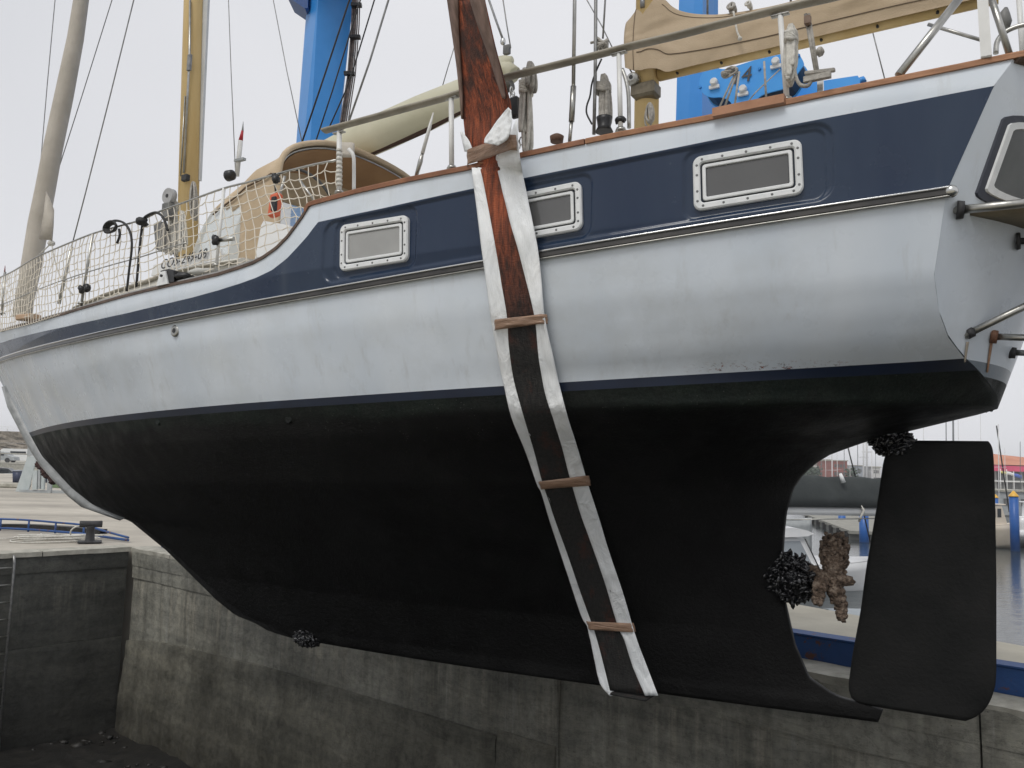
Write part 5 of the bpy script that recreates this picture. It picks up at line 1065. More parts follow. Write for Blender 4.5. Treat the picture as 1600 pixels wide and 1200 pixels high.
for i in range(n_):
    pT = PV(Tt[i][0], Tt[i][1] + 4, 0); pB = PV(Bt[i][0], Bt[i][1] + 6, 0); H_ = np.linalg.norm(pT - pB); row = []
    for k in range(19):
        t = k / 18; a = math.pi * t; s_ = abs(math.cos(a)); hgt = math.sin(a) ** .8
        wd = (.13 if i > 4 else .15) * (1 - .35 * hgt ** 2) * (1 + .06 * math.sin(math.pi * min(1, hgt))) + (.016 * math.sin(i * .9 + 3 * hgt) * max(0, 1 - i / 14) + .004 * math.sin(i * .35 + 2 * hgt)) * hgt
        c = lerp(pB, pT, hgt) + (BZ * .09 * (1 - hgt) if t > .5 else 0); row.append(c + BN * wd * (1 if t < .5 else -1) * (s_ ** .35))
    G.append(row)
m = MB(); m.grid(G, 0, True); m.f += [tuple(range(19)), tuple(range((n_ - 1) * 19, n_ * 19))]; m.mi += [0, 0]; m.sm += [False, False]; mc = m.obj('mizzen_sail_cover', m_canvas_t, yt)
for i0 in (3,):
    m = MB(); m.tube([p + BN * .004 for p in G[i0][:9]], .003, 5); m.obj('cover_seam', M('dark_seam_tape', (.16, .12, .08), rough=.8), mc)
m = MB(); m.tube([G[i][1] + BN * .003 for i in range(4, n_)], .004, 5); m.obj('cover_hem', MATS['dark_seam_tape'], mc)
m = MB(); m.tube([G[i][6] + BN * .003 for i in range(10, n_)], .0022, 5); m.obj('cover_seam', MATS['dark_seam_tape'], mc)
# main boom in its cream bag
VB = -.85; P = [PV(470, 262, VB), PV(505, 250, VB), PV(560, 223, VB), PV(600, 205, VB), PV(660, 178, VB), PV(722, 150, VB), PV(770, 128, VB), PV(792, 117, VB)]; R = [rp * np.linalg.norm(p - CAMP) / FPX for rp, p in zip((22, 24, 26, 27, 27, 24, 20, 16), P)]
m = MB(); m.tube(P, R, 20); mb2 = m.obj('main_boom_bag', m_cream_b, yt)
m = MB(); m.tube([P[2] - BZ * R[2] * 1.0, P[4] - BZ * R[4] * 1.0, P[6] - BZ * R[6] * 1.02], [.02, .035, .02], 8); m.obj('bag_zip', M('dark_red_brown_webbing', (.06, .03, .02), rough=.8), mb2)
m = MB(); m.tube([PV(700, 178, VB), PV(722, 166, VB), PV(800, 132, VB)], [.02, .06, .06], 10); m.obj('boom', M('dark_boom_underside', (.05, .045, .035), (.09, .08, .06), 5, .5), mb2)
m = MB(); m.tube([PV(782, 118, VB), PV(784, 108, VB), PV(793, 96, VB), PV(801, 92, VB)], [.05, .085, .08, .03], 14); m.tube([PV(779, 100, VB), PV(803, 118, VB)], [.09, .09], 14); m.obj('boom_end_cap', m_cream_b, mb2)
# furled headsail
taper([(200, -400), (164, -200), (128, -8), (118, 60), (100, 150), (82, 235), (70, 300), (60, 350), (48, 420), (33, 497)], 0, (6, 8, 9, 10, 11.5, 12, 12.5, 13, 12.5, 11), m_jib, 'furled_headsail', seg=16)
m = MB(); m.grid([[PV(74, 300, .12), PV(79, 312, .1), PV(84, 330, .08)], [PV(70, 340, .14), PV(78, 345, .12), PV(84, 352, .1)], [PV(64, 374, .14), PV(74, 375, .12), PV(82, 376, .1)]], 0, True, thick=.03); m.obj('loose_clew_flap', m_jib, yt)
def stay(pts, v, r=.006, mat=m_galv, name='stay', ext=True, n=6):
    P = [PV(x, y, v) for x, y in pts]
    if ext: d0 = unit(P[0] - P[1]); P = [P[0] + d0 * 6.5] + P
    m = MB(); m.tube(P, r, n); return m.obj(name, mat, yt)
stay([(86, 0), (74, 130), (63, 260), (57, 400), (50, 490)], -.1, .007)
stay([(175, 0), (128, 150), (80, 300)], -.4, .007)
stay([(209, 0), (172, 150), (134, 300), (112, 385)], 1.15, .007)
stay([(112, 385), (92, 475)], 1.15, .017, m_steel_d, 'turnbuckle', False, 8)
stay([(357, 0), (361, 110), (368, 272)], -1.2, .006)
stay([(427, 0), (448, 110), (472, 222)], -1.3, .006)
stay([(546, 0), (508, 115), (472, 222)], -.2, .01, m_black)
stay([(563, 0), (520, 140), (492, 225)], -.25, .008, m_black)
stay([(585, 0), (553, 105), (541, 140), (514, 200)], -.3, .008, m_black)
stay([(607, 0), (578, 95), (545, 190)], 1.5, .008)
stay([(714, 60), (700, 105), (688, 146)], -1.6, .006, ext=False)
stay([(764, 0), (775, 32), (786, 62)], -.85, .012)
stay([(786, 0), (792, 40), (798, 75)], .0, .006)
stay([(898, -5), (896, 135)], 1.62, .012, m_steel_d); stay([(896, 135), (893, 190)], 1.62, .019, m_steel_d, 'turnbuckle', False, 8); stay([(893, 188), (890, 222)], 1.62, .012, m_steel_d, 'chainplate_toggle', False, 8)
stay([(931, -5), (930, 120), (928, 210)], 1.55, .011)
stay([(946, -5), (942, 60)], 1.5, .006); stay([(917, 0), (940, 40), (957, 75)], -1.2, .006)
stay([(984, 108), (992, 122)], .1, .006, ext=False)
stay([(1361, 40), (1382, 122)], -1.4, .006, ext=False)
stay([(1128, 112), (1147, 118), (1124, 168)], .3, .008, m_rope_g, 'mizzen_sheet', False); stay([(1152, 112), (1133, 165)], .3, .008, m_rope_g, 'mizzen_sheet', False); stay([(1155, 112), (1148, 165)], .3, .008, m_rope_g, 'mizzen_sheet', False)
stay([(1194, 96), (1197, 152)], .3, .008, m_rope_g, 'mizzen_sheet', False); stay([(1219, 108), (1180, 145), (1168, 160)], .3, .005, m_rope_g, 'mizzen_sheet', False)
c = PV(1140, 112, .3); m = MB()
for k in range(5): m.tube([c + BD * (.055 * math.cos(a)) + BZ * (.012 * math.sin(a) + .008 * k - .02) + BN * .02 * math.sin(2 * a + k) for a in np.linspace(0, 6.2, 14)], .008, 5)
m.obj('sheet_lashing', m_rope_g, yt)
# vertical halyards on the main mast side
m_block = M('grey_block_shell', (.09, .09, .09), (.2, .2, .19), 10, .5)

# ================================================================== DECK FITTINGS
vr = lambda u: float(V(u, f_sh(u))) - .06
def onrail(px, py, inn=.06):            # point above the cap rail at this pixel
    return hit(px, py, -inn, 3.55)
# varnished handrail
HR = [(506, 205), (512, 203), (560, 190), (640, 168), (705, 150), (785, 123), (860, 104), (925, 88), (987, 72), (1060, 55), (1140, 34), (1225, 13), (1310, -6), (1400, -29), (1500, -55)]
P = smoothpath([onrail(*p) for p in HR], 60); m = MB()
rows = []
for i, p in enumerate(P):
    t = unit(P[min(i + 1, 59)] - P[max(i - 1, 0)]); up = unit(BZ - t * (BZ @ t)); o = unit(np.cross(t, up)); sz = .6 if i == 0 else 1.; rows.append([p + o * .036 * sz * math.cos(a) + up * .018 * sz * math.sin(a) for a in np.linspace(0, 2 * math.pi, 13)[:-1]])
m.grid(rows, 0, True, closed=True); m.f += [tuple(range(12)), tuple(range(59 * 12, 60 * 12))]; m.mi += [0, 0]; m.sm += [False, False]; hr = m.obj('handrail', m_teak_g, yt)
m_stan = M('white_painted_stanchion', (.66, .66, .64), (.74, .74, .72), 8, .4)
def stanchion(pt, pb, r=.014, mat=m_stan, bracket=True, tape_=False):
    b_ = onrail(*pb); u = toB(b_)[0]; a = PU(pt[0], pt[1], toB(b_)[0]); a = onrail(*pt) if abs(toB(onrail(*pt))[0] - u) < .3 else a
    m = MB(); m.cyl(b_ - BZ * .02, a, r, 10); o = m.obj('stanchion', mat, yt)
    if bracket: m2 = MB(); m2.box(a - BZ * .006, (.10, .035, .01), [BD, BN, BZ], bev=.003); m2.tube([a - BD * .037 - BZ * .004, a - BD * .037 - BZ * .014], [.012, .01], 8); m2.tube([a + BD * .037 - BZ * .004, a + BD * .037 - BZ * .014], [.012, .01], 8); m2.obj('rail_bracket', m_steel_d, o)
    if tape_:
        m2 = MB()
        for k in range(9): z_ = .05 + k * .032; c = lerp(b_, a, z_ / np.linalg.norm(a - b_)); m2.cyl(c, c + BZ * .02, r * 1.22, 10)
        m2.obj('lashing_tape', m_rope, o)
    m2 = MB(); m2.tube([b_ - BZ * .0, b_ + BZ * .02], [.035, .026], 12); m2.obj('stanchion_base', m_steel_d, o); return a, b_
stanchion((530, 206), (530, 302), .018, tape_=True); stanchion((705, 152), (706, 264), .017); stanchion((967, 82), (970, 205), .015); stanchion((1219, 22), (1230, 158), .016)
m = MB(); P = smoothpath([onrail(545, 233, .25), onrail(552, 243, .25), onrail(553, 262, .25), onrail(553, 300, .25)], 14); m.tube(P, .014, 8); m.obj('hood_frame_leg', m_stan, yt)
m = MB(); P = smoothpath([PV(x, y, 1.35) for x, y in ((972, 108), (978, 125), (982, 150), (983, 200))], 14); m.tube(P, .013, 8); m.obj('bent_stay_tube', m_steel_d, yt)
# net stanchions
NS = [((350, 294), (338, 416)), ((145, 365), (127, 475)), ((222, 345), (212, 450)), ((8, 425), (3, 490))]
for k, (a, b_) in enumerate(NS):
    if k == 2: continue
    stanchion(a, b_, .013, m_steel_d if k else m_stan, False)
m = MB(); m.tube(smoothpath([onrail(223, 347), onrail(219, 380), onrail(213, 448)], 10), .012, 6); m.obj('net_rope', m_rubber, yt)
# netting
TL_ = [(528, 250), (500, 255), (470, 262), (425, 274), (390, 284), (350, 294), (300, 312), (250, 330), (222, 343), (180, 355), (145, 365), (100, 383), (57, 402), (20, 424), (-6, 436)]
BL_ = [(528, 301), (505, 312), (482, 322), (452, 368), (408, 404), (360, 423), (300, 438), (262, 447), (218, 457), (175, 468), (135, 480), (93, 491), (52, 504), (18, 513), (-6, 519)]
T_ = smoothpath(TL_, 80); B_2 = smoothpath(BL_, 80); TP = [onrail(*p) for p in T_]; BP = [onrail(*p) for p in B_2]
dT = np.r_[0, np.cumsum([np.linalg.norm(b_ - a) for a, b_ in zip(TP[:-1], TP[1:])])]; CELL = .092; n_ = int(dT[-1] / CELL); xs_ = np.linspace(0, dT[-1], n_)
TP = [np.array([np.interp(x, dT, [p[k] for p in TP]) for k in range(3)]) for x in xs_]; BP = [np.array([np.interp(x, dT, [p[k] for p in BP]) for k in range(3)]) for x in xs_]
m = MB(); m.tube(TP, .009, 6); m.obj('lifeline', m_steel_d, yt)
m = MB(); m.tube([lerp(a, b_, .52) + BN * .004 for a, b_ in zip(TP[18:], BP[18:])], .006, 6); m.obj('lifeline', m_steel_d, yt)
NG = []
for i in range(n_):
    H_ = np.linalg.norm(TP[i] - BP[i]); dn = (BP[i] - TP[i]) / H_; nr_ = max(3, int(round(H_ / .078))) if H_ < .75 else int(.75 / .078) + 1
    ph = .5 * math.sin(i * .21) + .3 * math.sin(i * .09 + 1); row = []
    st_ = .078 if H_ < .75 else H_ / nr_
    for j in range(nr_ + 1):
        q_ = min(j * st_, H_); edge_ = 0 < q_ < H_
        row.append(TP[i] + dn * q_ + (BD * (.022 * math.sin(j * .55 + ph * 3) + .005 * rng.normal()) + BZ * (.006 * rng.normal() - .012 * math.sin(i * .6) * math.sin(math.pi * q_ / H_)) + BN * .006 * rng.normal()) * edge_)
    if H_ >= .75 or row[-1] is None: pass
    else: row[-1] = BP[i]
    NG.append(row)
m = MB()
for i in range(n_): m.tube(NG[i], .0043, 4, caps=False, smooth=False)
for i in range(n_ - 1):
    for j in range(min(len(NG[i]), len(NG[i + 1]))):
        a, b_ = NG[i][j], NG[i + 1][j]; m.tube([a, lerp(a, b_, .5) - BZ * .008, b_], .0043, 4, caps=False, smooth=False)
        if True and random.random() < .9: m.blob(a, .006, 0, 0, (1, 1, 1), 4)
m.obj('netting', m_net, yt, kind='stuff')
# hoses hung over the net
for pts in (((216, 452), (198, 455), (202, 420), (206, 385), (203, 362), (193, 348), (178, 345), (168, 352), (168, 360)), ((262, 390), (262, 360), (255, 340), (243, 332), (228, 338), (223, 346))):
    m = MB(); m.tube(smoothpath([onrail(*p, inn=.03) for p in pts[1:] if True], 40), .011, 6); tag(m.obj('hose', m_rubber), 'thin dark hose curling over the bow netting' if pts[0][0] == 216 else 'dark hose end looping from the knot beside the main mast', 'hose')
m = MB(); c = onrail(176, 356, .03)
for k in range(4): m.tube([c + BD * ((.06 + .01 * k) * math.cos(a)) + BZ * (.035 + .006 * k) * math.sin(a) + BN * .01 * k for a in np.linspace(0, 6.28, 20)], .010, 6)
m.tube(smoothpath([onrail(186, 358, .03), onrail(187, 368, .03), onrail(183, 380, .03)], 8), .012, 6); tag(m.obj('hose_coil', m_rubber), 'small coil of dark hose tied at the top of the netting', 'hose coil')
m = MB(); c = onrail(223, 346, .03); m.blob(c, .045, 0, .4, (1, 1, .8), 8); m.blob(c + BD * .04, .03, 0, .4); tag(m.obj('rope_knot', m_rubber), 'dark knot lashed to the top lifeline left of the mast', 'knot')
for (x, y) in ((337, 376), (431, 280), (127, 453), (137, 451)):
    m = MB(); c = onrail(x, y, .03); m.blob(c, .03, 0, .3, (1, 1, 1.2), 8); m.blob(c + BZ * .03 + BD * .02, .02, 0, .3); m.obj('stanchion_clamp', m_black, yt)
m = MB(); m.tube([onrail(338, 376), onrail(366, 373)], .016, 8); m.obj('clamped_tube', m_steel_d, yt)
# mooring fitting on the rail
p0 = hit(262, 440, -.01, 3.3); m = MB(); q = [onrail(x, y, .0) for x, y in ((246, 446), (272, 440), (271, 422), (264, 420), (251, 423))]; m.prism(q, -BN * .1); fl = m.obj('fairlead', m_black, yt)
m = MB(); m.prism([onrail(x, y, -.012) for x, y in ((244, 447), (262, 443), (258, 423), (250, 425))], -BN * .02); m.obj('fairlead_cheek', m_alu, fl)
m = MB(); c = onrail(253, 431, -.03); m.tube([c, c + BN * .012], [.012, .012], 10); m.obj('cheek_bolt', m_black, fl)
m = MB(); c = onrail(288, 432, .05); m.blob(c, .055, 0, .2, (1.6, 1, .6), 10); m.obj('deck_winch', m_black, yt)
m = MB(); c = onrail(322, 425, .1); m.blob(c, .06, 0, .2, (2.4, 1, .5), 10); m.obj('folded_cloth', M('grey_cloth', (.4, .4, .38), (.5, .5, .47), 5, .9), yt)
# wooden block by the furled headsail
m = MB(); m.box(onrail(44, 496, .1), (.28, .12, .06), [BD, BN, BZ], bev=.01); m.obj('bow_chock', M('pale_wood_chock', (.4, .27, .17), (.5, .35, .24), 8, .7), yt)
# cabin trunk
CT = [(118, 474), (140, 464), (165, 453), (200, 441), (232, 432), (260, 420), (300, 411), (340, 405), (372, 400)]
G = []
for x, y in CT:
    p = PV(x, y, .85); u, _, z_ = toB(p); hw = min(.85, float(V(u, 3.3)) - .3); q = PV(x, y, hw); z_ = q[2]; u = toB(q)[0]; G.append([W(u, v_, zz_) for v_, zz_ in ((hw + .06, 3.1), (hw + .0, z_ - .03), (hw - .06, z_), (0, z_ + .06), (-hw + .06, z_), (-hw, z_ - .03), (-hw - .06, 3.1))])
m = MB(); m.grid(G, 0, False); m.f += [tuple(range(7)), tuple(range((len(G) - 1) * 7, len(G) * 7))]; m.mi += [0, 0]; m.sm += [False, False]; cab = m.obj('cabin_trunk', M('cream_cabin_paint', (.60, .58, .52), (.68, .66, .6), 3, .5), yt)
m = MB(); m.tube([g[1] + BN * .02 - BZ * .03 for g in G], .018, 6); m.obj('cabin_moulding', m_teak_g, cab)
# registration board
rb = [PV(x, y, .98) for x, y in ((236, 431), (345, 405), (345, 389), (240, 414))]
m = MB(); m.prism(rb, -BN * .02); brd = m.obj('registration_board', m_white, yt)
o_ = PV(250, 421, 1.005); xa = PV(331, 400, 1.005) - PV(250, 421, 1.005)
L_ = np.linalg.norm(xa); tx = text_mesh('CO5-249-08', .13, o_, xa, BZ, M('dark_lettering', (.05, .05, .05), rough=.6), 'registration_number', brd, .35)
sx = L_ / max(.01, max((np.array([v.co[:] for v in tx.data.vertices]) @ unit(xa)).max() - (np.array([v.co[:] for v in tx.data.vertices]) @ unit(xa)).min(), .01))
# white dinghy-like locker behind the hood
m = MB(); m.prism([PV(x, y, .7) for x, y in ((398, 406), (408, 352), (412, 345), (452, 352), (452, 372), (420, 404))], -BN * .8); m.obj('cockpit_coaming', m_white, yt)

# ================================================================== SPRAY HOOD
AP = [(436, 318), (436, 285), (437, 262), (443, 243), (456, 231), (478, 224.5), (508, 223), (540, 229), (575, 242), (608, 258), (634, 274), (650, 290), (657, 310), (659, 340)]
pT = PV(508, 224, 0.); uA, _, zA = toB(pT)
AV = np.array([toB(PU(*p, uA))[1:] for p in smoothpath(AP, 29)]); vA = AV[0, 0]; base_a = toB(PV(395, 405, 1.0))[2] - .1
AV[0, 1] = base_a; AV[-1, 1] = base_a; AV[1, 1] = lerp(AV[1, 1], base_a, .3); AV[-2, 1] = lerp(AV[-2, 1], base_a, .3)
SHL = [(437, 238), (415, 252), (380, 267), (358, 286), (330, 305), (310, 321), (295, 341), (283, 368), (270, 402)]
sh = np.array([toB(PV(*p, .8))[[0, 2]] for p in SHL]); hsh = (sh[:, 1] - base_a) / (sh[0, 1] - base_a); ush = sh[:, 0] - sh[0, 0] + uA; uF = ush[-1]; zF = sh[-1, 1]
def hrow(t):
    u = uA + (uF - uA) * t; h_ = float(np.interp(u, ush, hsh)); vs_ = 1 - .18 * t; vc = AV[:, 0].mean() * 0
    return [W(u - .05 * t * abs(v_), v_ * vs_, base_a + (z_ - base_a) * (h_ * (1 - .12 * math.sin(math.pi * t) * 0))) for v_, z_ in AV]
GS = [hrow(t) for t in np.linspace(0, 1, 31)]
def arch(u, hw, z0, zt, n=25, p=2.6): return [W(u, v_ * .965, z0 + (z_ - z0) * .965) for v_, z_ in AV]
cutoff = 17
hood = MB(); N2 = 29
for i in range(30):
    for j in range(28):
        pass
Af = []; Vd = [[], [], [], []]
flatp = [p for r in GS for p in r]
for i in range(30):
    for j in range(28):
        q = (i * N2 + j, i * N2 + j + 1, (i + 1) * N2 + j + 1, (i + 1) * N2 + j)
        jj = min(j, 27 - j)
        (Vd[0 if j < 14 else 1] if (12 <= i <= 28 and jj <= min(6, 1 + (i - 12) * .45)) else Vd[2 if j < 14 else 3] if (21 <= i <= 28 and jj > 7 and abs(j - 13.5) > 1) else Af).append(q)
hood.add(flatp, Af, 0, True); ho = hood.obj('spray_hood', m_canvas, yt, merge=False)
so_ = ho.modifiers.new('cloth_depth', 'SOLIDIFY'); so_.thickness = .012; so_.offset = -1
for Vf in Vd:
    ids = sorted({k for f in Vf for k in f}); mp = {k: i for i, k in enumerate(ids)}
    cl_ = MB(); cl_.add([flatp[k] for k in ids], [tuple(mp[k] for k in f) for f in Vf], 0, True); cl_.obj('hood_window', m_plast, ho)
# brown lining
GL = [[lerp(W(toB(p)[0], 0, base_a), p, .955) for p in r] for r in GS[:12]]; m = MB(); m.grid(GL, 0, True); m.obj('hood_lining', m_canvas_d, ho)
m = MB(); m.tube([p for p in GS[0]], .028, 8); m.obj('hood_binding', m_canvas, ho)
m = MB(); m.tube(arch(uA + .02, 0, base_a, 0), .014, 8); m.obj('hood_bow', m_steel_d, ho)
m = MB(); m.tube([GS[i][4] + BN * .02 for i in range(2, 22)], .01, 5); m.obj('hood_strap', M('brown_strap', (.12, .08, .05), rough=.8), ho)
m = MB(); m.tube(smoothpath([PV(x, y, 1.2) for x, y in ((428, 280), (440, 270), (462, 265), (480, 270), (500, 285), (515, 305))], 24), .012, 6); m.obj('cockpit_line', m_rubber, yt)
for a, b_ in (((445, 275), (432, 322)), ((467, 280), (490, 312))):
    m = MB(); m.tube([PV(*a, 1.0), PV(*b_, 1.0)], .012, 6); m.obj('hood_support_tube', m_steel_d, yt)
# wrapped plastic on the hood's arch end
m = MB(); m.grid([[PV(x, y, 1.15 + .02 * math.sin(x)) for x in (534, 540, 547, 554)] for y in (224, 232, 240, 246)], 0, True, thick=.03); m.obj('plastic_wrap', m_jib, ho)

# ================================================================== STERN GEAR

m = MB(); m.tube([PV(1508, -14, 1.1), PV(1404, 118, 1.35)], .022, 10); m.obj('pushpit_tube', m_steel_d, yt)
m = MB(); m.box(lerp(PV(1541, 88, 1.25), PV(1534, -20, 1.25), .5), (.05, .035, np.linalg.norm(PV(1541, 88, 1.25) - PV(1534, -20, 1.25)) + .02), [BD, BN, unit(PV(1534, -20, 1.25) - PV(1541, 88, 1.25))], bev=.006); m.obj('pushpit_post', m_steel_d if False else m_stan, yt)
m = MB(); m.tube([PV(1546, -12, 1.2), PV(1577, 84, 1.2)], .017, 10); m.obj('pushpit_tube', m_steel_d, yt)
m = MB(); m.tube(smoothpath([PV(x, y, .9) for x, y in ((1556, 84), (1558, 66), (1568, 52), (1585, 43), (1604, 38))], 16), .014, 8); m.obj('pushpit_hoop', m_steel_d, yt)
m = MB(); m.tube([PV(1450, 38, -1.0), PV(1538, 64, -1.0)], .014, 8); m.obj('pushpit_rail', m_steel_d, yt)
m = MB(); m.tube([PV(1572, 12, .6), PV(1569, 22, .6), PV(1571, 36, .6), PV(1574, 44, .6)], [.01, .03, .035, .015], 10); m.obj('pulley_block', m_block, yt)
m = MB(); m.tube([PV(1592, -5, .2), PV(1598, 90, .2)], .016, 8); m.obj('pushpit_tube', m_stan, yt)
def T_on(px, py, aft=0.): return t_hit(px, py, aft)
def flange_tube(p_at, p_out_px, r, name, mat=m_steel_d, fl=.05, rust=False, dv=0.):
    a = T_on(*p_at); b_ = PV(*p_out_px, toB(a)[1] - dv); d_ = unit(b_ - a); nn_ = unit(d_ - BZ * .1); m = MB(); m.tube([a - d_ * .03, b_], r, 12); m.tube([a - nn_ * .01, a + nn_ * .025], [fl, fl * .9], 16, 1); return m.obj(name, [mat, M('rust_stained_flange', (.10, .04, .02), (.2, .1, .06), 20, .7) if rust else m_iron], yt)
flange_tube((1498, 328), (1655, 312), .023, 'platform_support_tube', dv=.05)
flange_tube((1514, 521), (1660, 450), .02, 'stern_ladder_tube', fl=.03, dv=.1)
flange_tube((1551, 526), (1680, 530), .019, 'stern_ladder_tube', fl=.04, rust=True, dv=.0)
flange_tube((1580, 551), (1680, 553), .018, 'stern_ladder_tube', fl=.035, dv=.0)
e0 = toB(T_on(1519, 326)); z1_ = e0[2]; vE = e0[1]; G = []
for k, t in enumerate(np.linspace(0, 1, 9)):
    G.append([tr_pt(v_, z1_, .0 + .62 * t) if k else tr_pt(v_, z1_, -.01) for v_ in np.linspace(vE - .12 * t * t, -vE + .12 * t * t, 17)])
m = MB(); m.grid(G, 0, True, thick=.035, nrm=BZ); pf = m.obj('swim_platform', M('olive_brown_platform_wood', (.16, .135, .085), (.24, .20, .14), 5, .7), yt)
m = MB(); m.tube([g[0] + BZ * .0 for g in G], .018, 8); m.obj('platform_edge', m_steel_d, pf)
for v_ in (.35, -.35):
    m = MB(); a = T_on(1588, 377) if v_ > 0 else tr_pt(-.6, 2.85, 0); b_ = tr_pt(v_, z1_ - .05, .5); m.tube([a, b_], .018, 8); m.tube([a, a - BD * .02], [.05, .045], 12); m.obj('platform_support_tube', m_iron, yt)
# rust runs below flanges
for (x, y0, y1) in ((1549, 536, 582), (1512, 534, 566)):
    m = MB(); G = [[t_hit(x - .028 * (y - y0) * 5 + dx * (1 - .4 * (y - y0) / (y1 - y0)), y, .003) for dx in (-2.2, 0, 2.2)] for y in np.linspace(y0, y1, 8)]; m.grid(G, 0, True, thick=.001); m.obj('rust_streak', M('rust_streak_brown', (.27, .13, .07), (.38, .24, .15), 25, .8) if x > 1530 else M('pale_rust_streak', (.38, .33, .26), rough=.7), yt)

# ================================================================== ROPES, BLOCKS, SMALL THINGS (each lifts away)
def coil(cx, top, bot, v, wpx, n, mat, label, r=.012, wrap=True, use=PV, grp='rope coils hung along the rail'):
    m = MB(); C0 = use(cx, top, v); C1 = use(cx, bot, v); wm = wpx / FPX * np.linalg.norm(C0 - CAMP) / 2
    for k in range(n):
        o = BD * random.uniform(-1, 1) * wm * .45 + BN * random.uniform(-.05, .05); ww = wm * random.uniform(.12, .55); h1 = random.uniform(.72, 1.0); P_ = []
        for a in np.linspace(0, 2 * math.pi, 22): P_.append(lerp(C0, C1, h1 * (.5 - .5 * math.cos(a))) + o * (.3 + .7 * (.5 - .5 * math.cos(a))) + BD * ww * math.sin(a) * (.7 + .3 * math.sin(a * .5)))
        m.tube(P_, r, 6, caps=False)
    if wrap:
        for k in range(6):
            c = lerp(C0, C1, .16 + .022 * k); m.tube([c + BD * wm * .62 * math.cos(a) + BN * .05 * math.sin(a) + BZ * .008 * math.sin(3 * a + k) for a in np.linspace(0, 6.3, 18)], r, 6)
    return tag(m.obj('rope_coil', mat), label, 'rope coil', grp)
coil(822, 108, 246, 1.55, 24, 13, m_rope, 'pale speckled rope coil hanging just right of the sling top')
coil(828, 98, 140, 1.6, 18, 5, m_rope_g, 'short grey rope bight looped over the handrail above the speckled coil', wrap=False)
coil(943, 118, 212, 1.5, 27, 14, m_rope_g, 'grey rope coil wrapped at the top, left of the mizzen mast')
coil(1236, 40, 132, 1.5, 22, 10, m_rope, 'pale frayed rope coil lashed to the aft stanchion before the blue hoist block', .011)
coil(1015, 162, 196, .2, 24, 8, m_rope_g, 'small grey rope coil on the foot of the mizzen mast', .008, False)
coil(270, 300, 400, .5, 22, 12, m_rope, 'rope bundle hanging on the left side of the main mast foot', .011)
coil(302, 285, 345, .35, 22, 7, m_rope_g, 'brown grey rope bundle on the right side of the main mast foot', .011, False)
coil(284, 330, 395, .6, 16, 8, m_rope, 'tangled pale line just before the main mast behind the netting', .009, False)
coil(256, 350, 408, .7, 24, 3, m_rope_g, 'open rope loops left of the main mast foot', .008, False)
coil(1144, 6, 20, .05, 20, 5, m_rope_g, 'knotted grey line on top of the mizzen sail cover', .01, False)
coil(1170, 4, 14, .05, 14, 3, m_rope, 'second small knot of line on the sail cover ridge', .01, False)
m = MB(); m.tube(smoothpath([PV(x, y, .2) for x, y in ((1146, 18), (1149, 35), (1152, 50), (1157, 60))], 12), .008, 6); m.blob(PV(1156, 60, .2), .016, 0, .2); tag(m.obj('reefing_line', m_rope), 'short pale reefing line dangling on the taupe sail cover', 'line')
m = MB(); m.tube(smoothpath([PV(x, y, 1.5) for x, y in ((1240, 95), (1243, 118), (1250, 132), (1262, 134), (1268, 125), (1272, 119))], 20), .011, 6); m.box(PV(1277, 121, 1.5), (.14, .03, .03), [BD, BN, BZ]); tag(m.obj('curved_line', m_rope_g), 'grey line curving from the aft rope coil to a dark cleat bar', 'line')
# twin tackle aft
t1 = empty('tackle', PV(1268, 80, 1.4)); tag(t1, 'twin part tackle with brown blocks running down to the aft cap rail', 'tackle')
for dx in (-3, 3):
    m = MB(); m.tube([PV(1261 + dx * .8, 22, 1.4), PV(1278 + dx * .5, 124, 1.4)], .010, 6); m.obj('tackle_line', m_rope_g, t1)
m = MB(); m.box(PV(1262, 32, 1.42), (.035, .03, .06), [BD, BN, BZ], bev=.01); m.obj('upper_block', M('brown_varnished_block', (.12, .07, .04), (.2, .13, .09), 9, .5), t1)
m = MB(); m.box(PV(1282, 138, 1.42), (.03, .03, .1), [BD, BN, BZ], bev=.008); m.obj('lower_shackle', m_steel, t1)
m = MB(); m.box(PV(1281, 112, 1.4), (.16, .02, .025), [unit(BD + BZ * .1), BN, BZ], bev=.006); m.obj('slide_fitting', m_rope_g, t1)
m = MB(); m.blob(PV(1281, 81, 1.38), .03, 0, .3); m.obj('rope_knot', m_rope_g, t1)
# blocks and shackles by the sling
t2 = empty('tackle', PV(808, 180, 1.5)); tag(t2, 'chain, black block and shackles hanging between the sling and the speckled rope coil', 'tackle')
for k, (x, y) in enumerate(((799, 142), (801, 148), (803, 154), (805, 228), (811, 226), (815, 220))):
    c = PV(x, y, 1.5); m = MB(); m.tube([c + BZ * .028 * math.cos(a) + (BD if k % 2 else BN) * .016 * math.sin(a) for a in np.linspace(0, 2 * math.pi, 11)[:-1]], .005, 5, closed=True); m.obj('chain_link', m_steel, t2)
m = MB(); m.box(PV(805, 168, 1.5), (.06, .05, .15), [BD, BN, BZ], bev=.02); m.obj('block_shell', m_black, t2)
m = MB(); m.tube([PV(816, 165, 1.5), PV(818, 230, 1.5)], .012, 6); m.obj('turnbuckle', m_steel_d, t2)
t3 = empty('stay_blocks', PV(790, 75, VB)); tag(t3, 'small steel swivel and block above the cream boom end', 'block')
m = MB(); m.blob(PV(786, 65, VB), .028, 0, .1, (1, 1, 1.5), 10); m.obj('swivel', m_steel, t3)
m = MB(); m.box(PV(792, 78, VB), (.07, .04, .11), [BD, BN, BZ], bev=.02); m.obj('block_shell', m_block, t3)
m = MB(); m.tube([PV(789, 84, VB), PV(800, 98, VB), PV(812, 112, VB)], .008, 6); m.obj('lead_line', m_rope_g, t3)
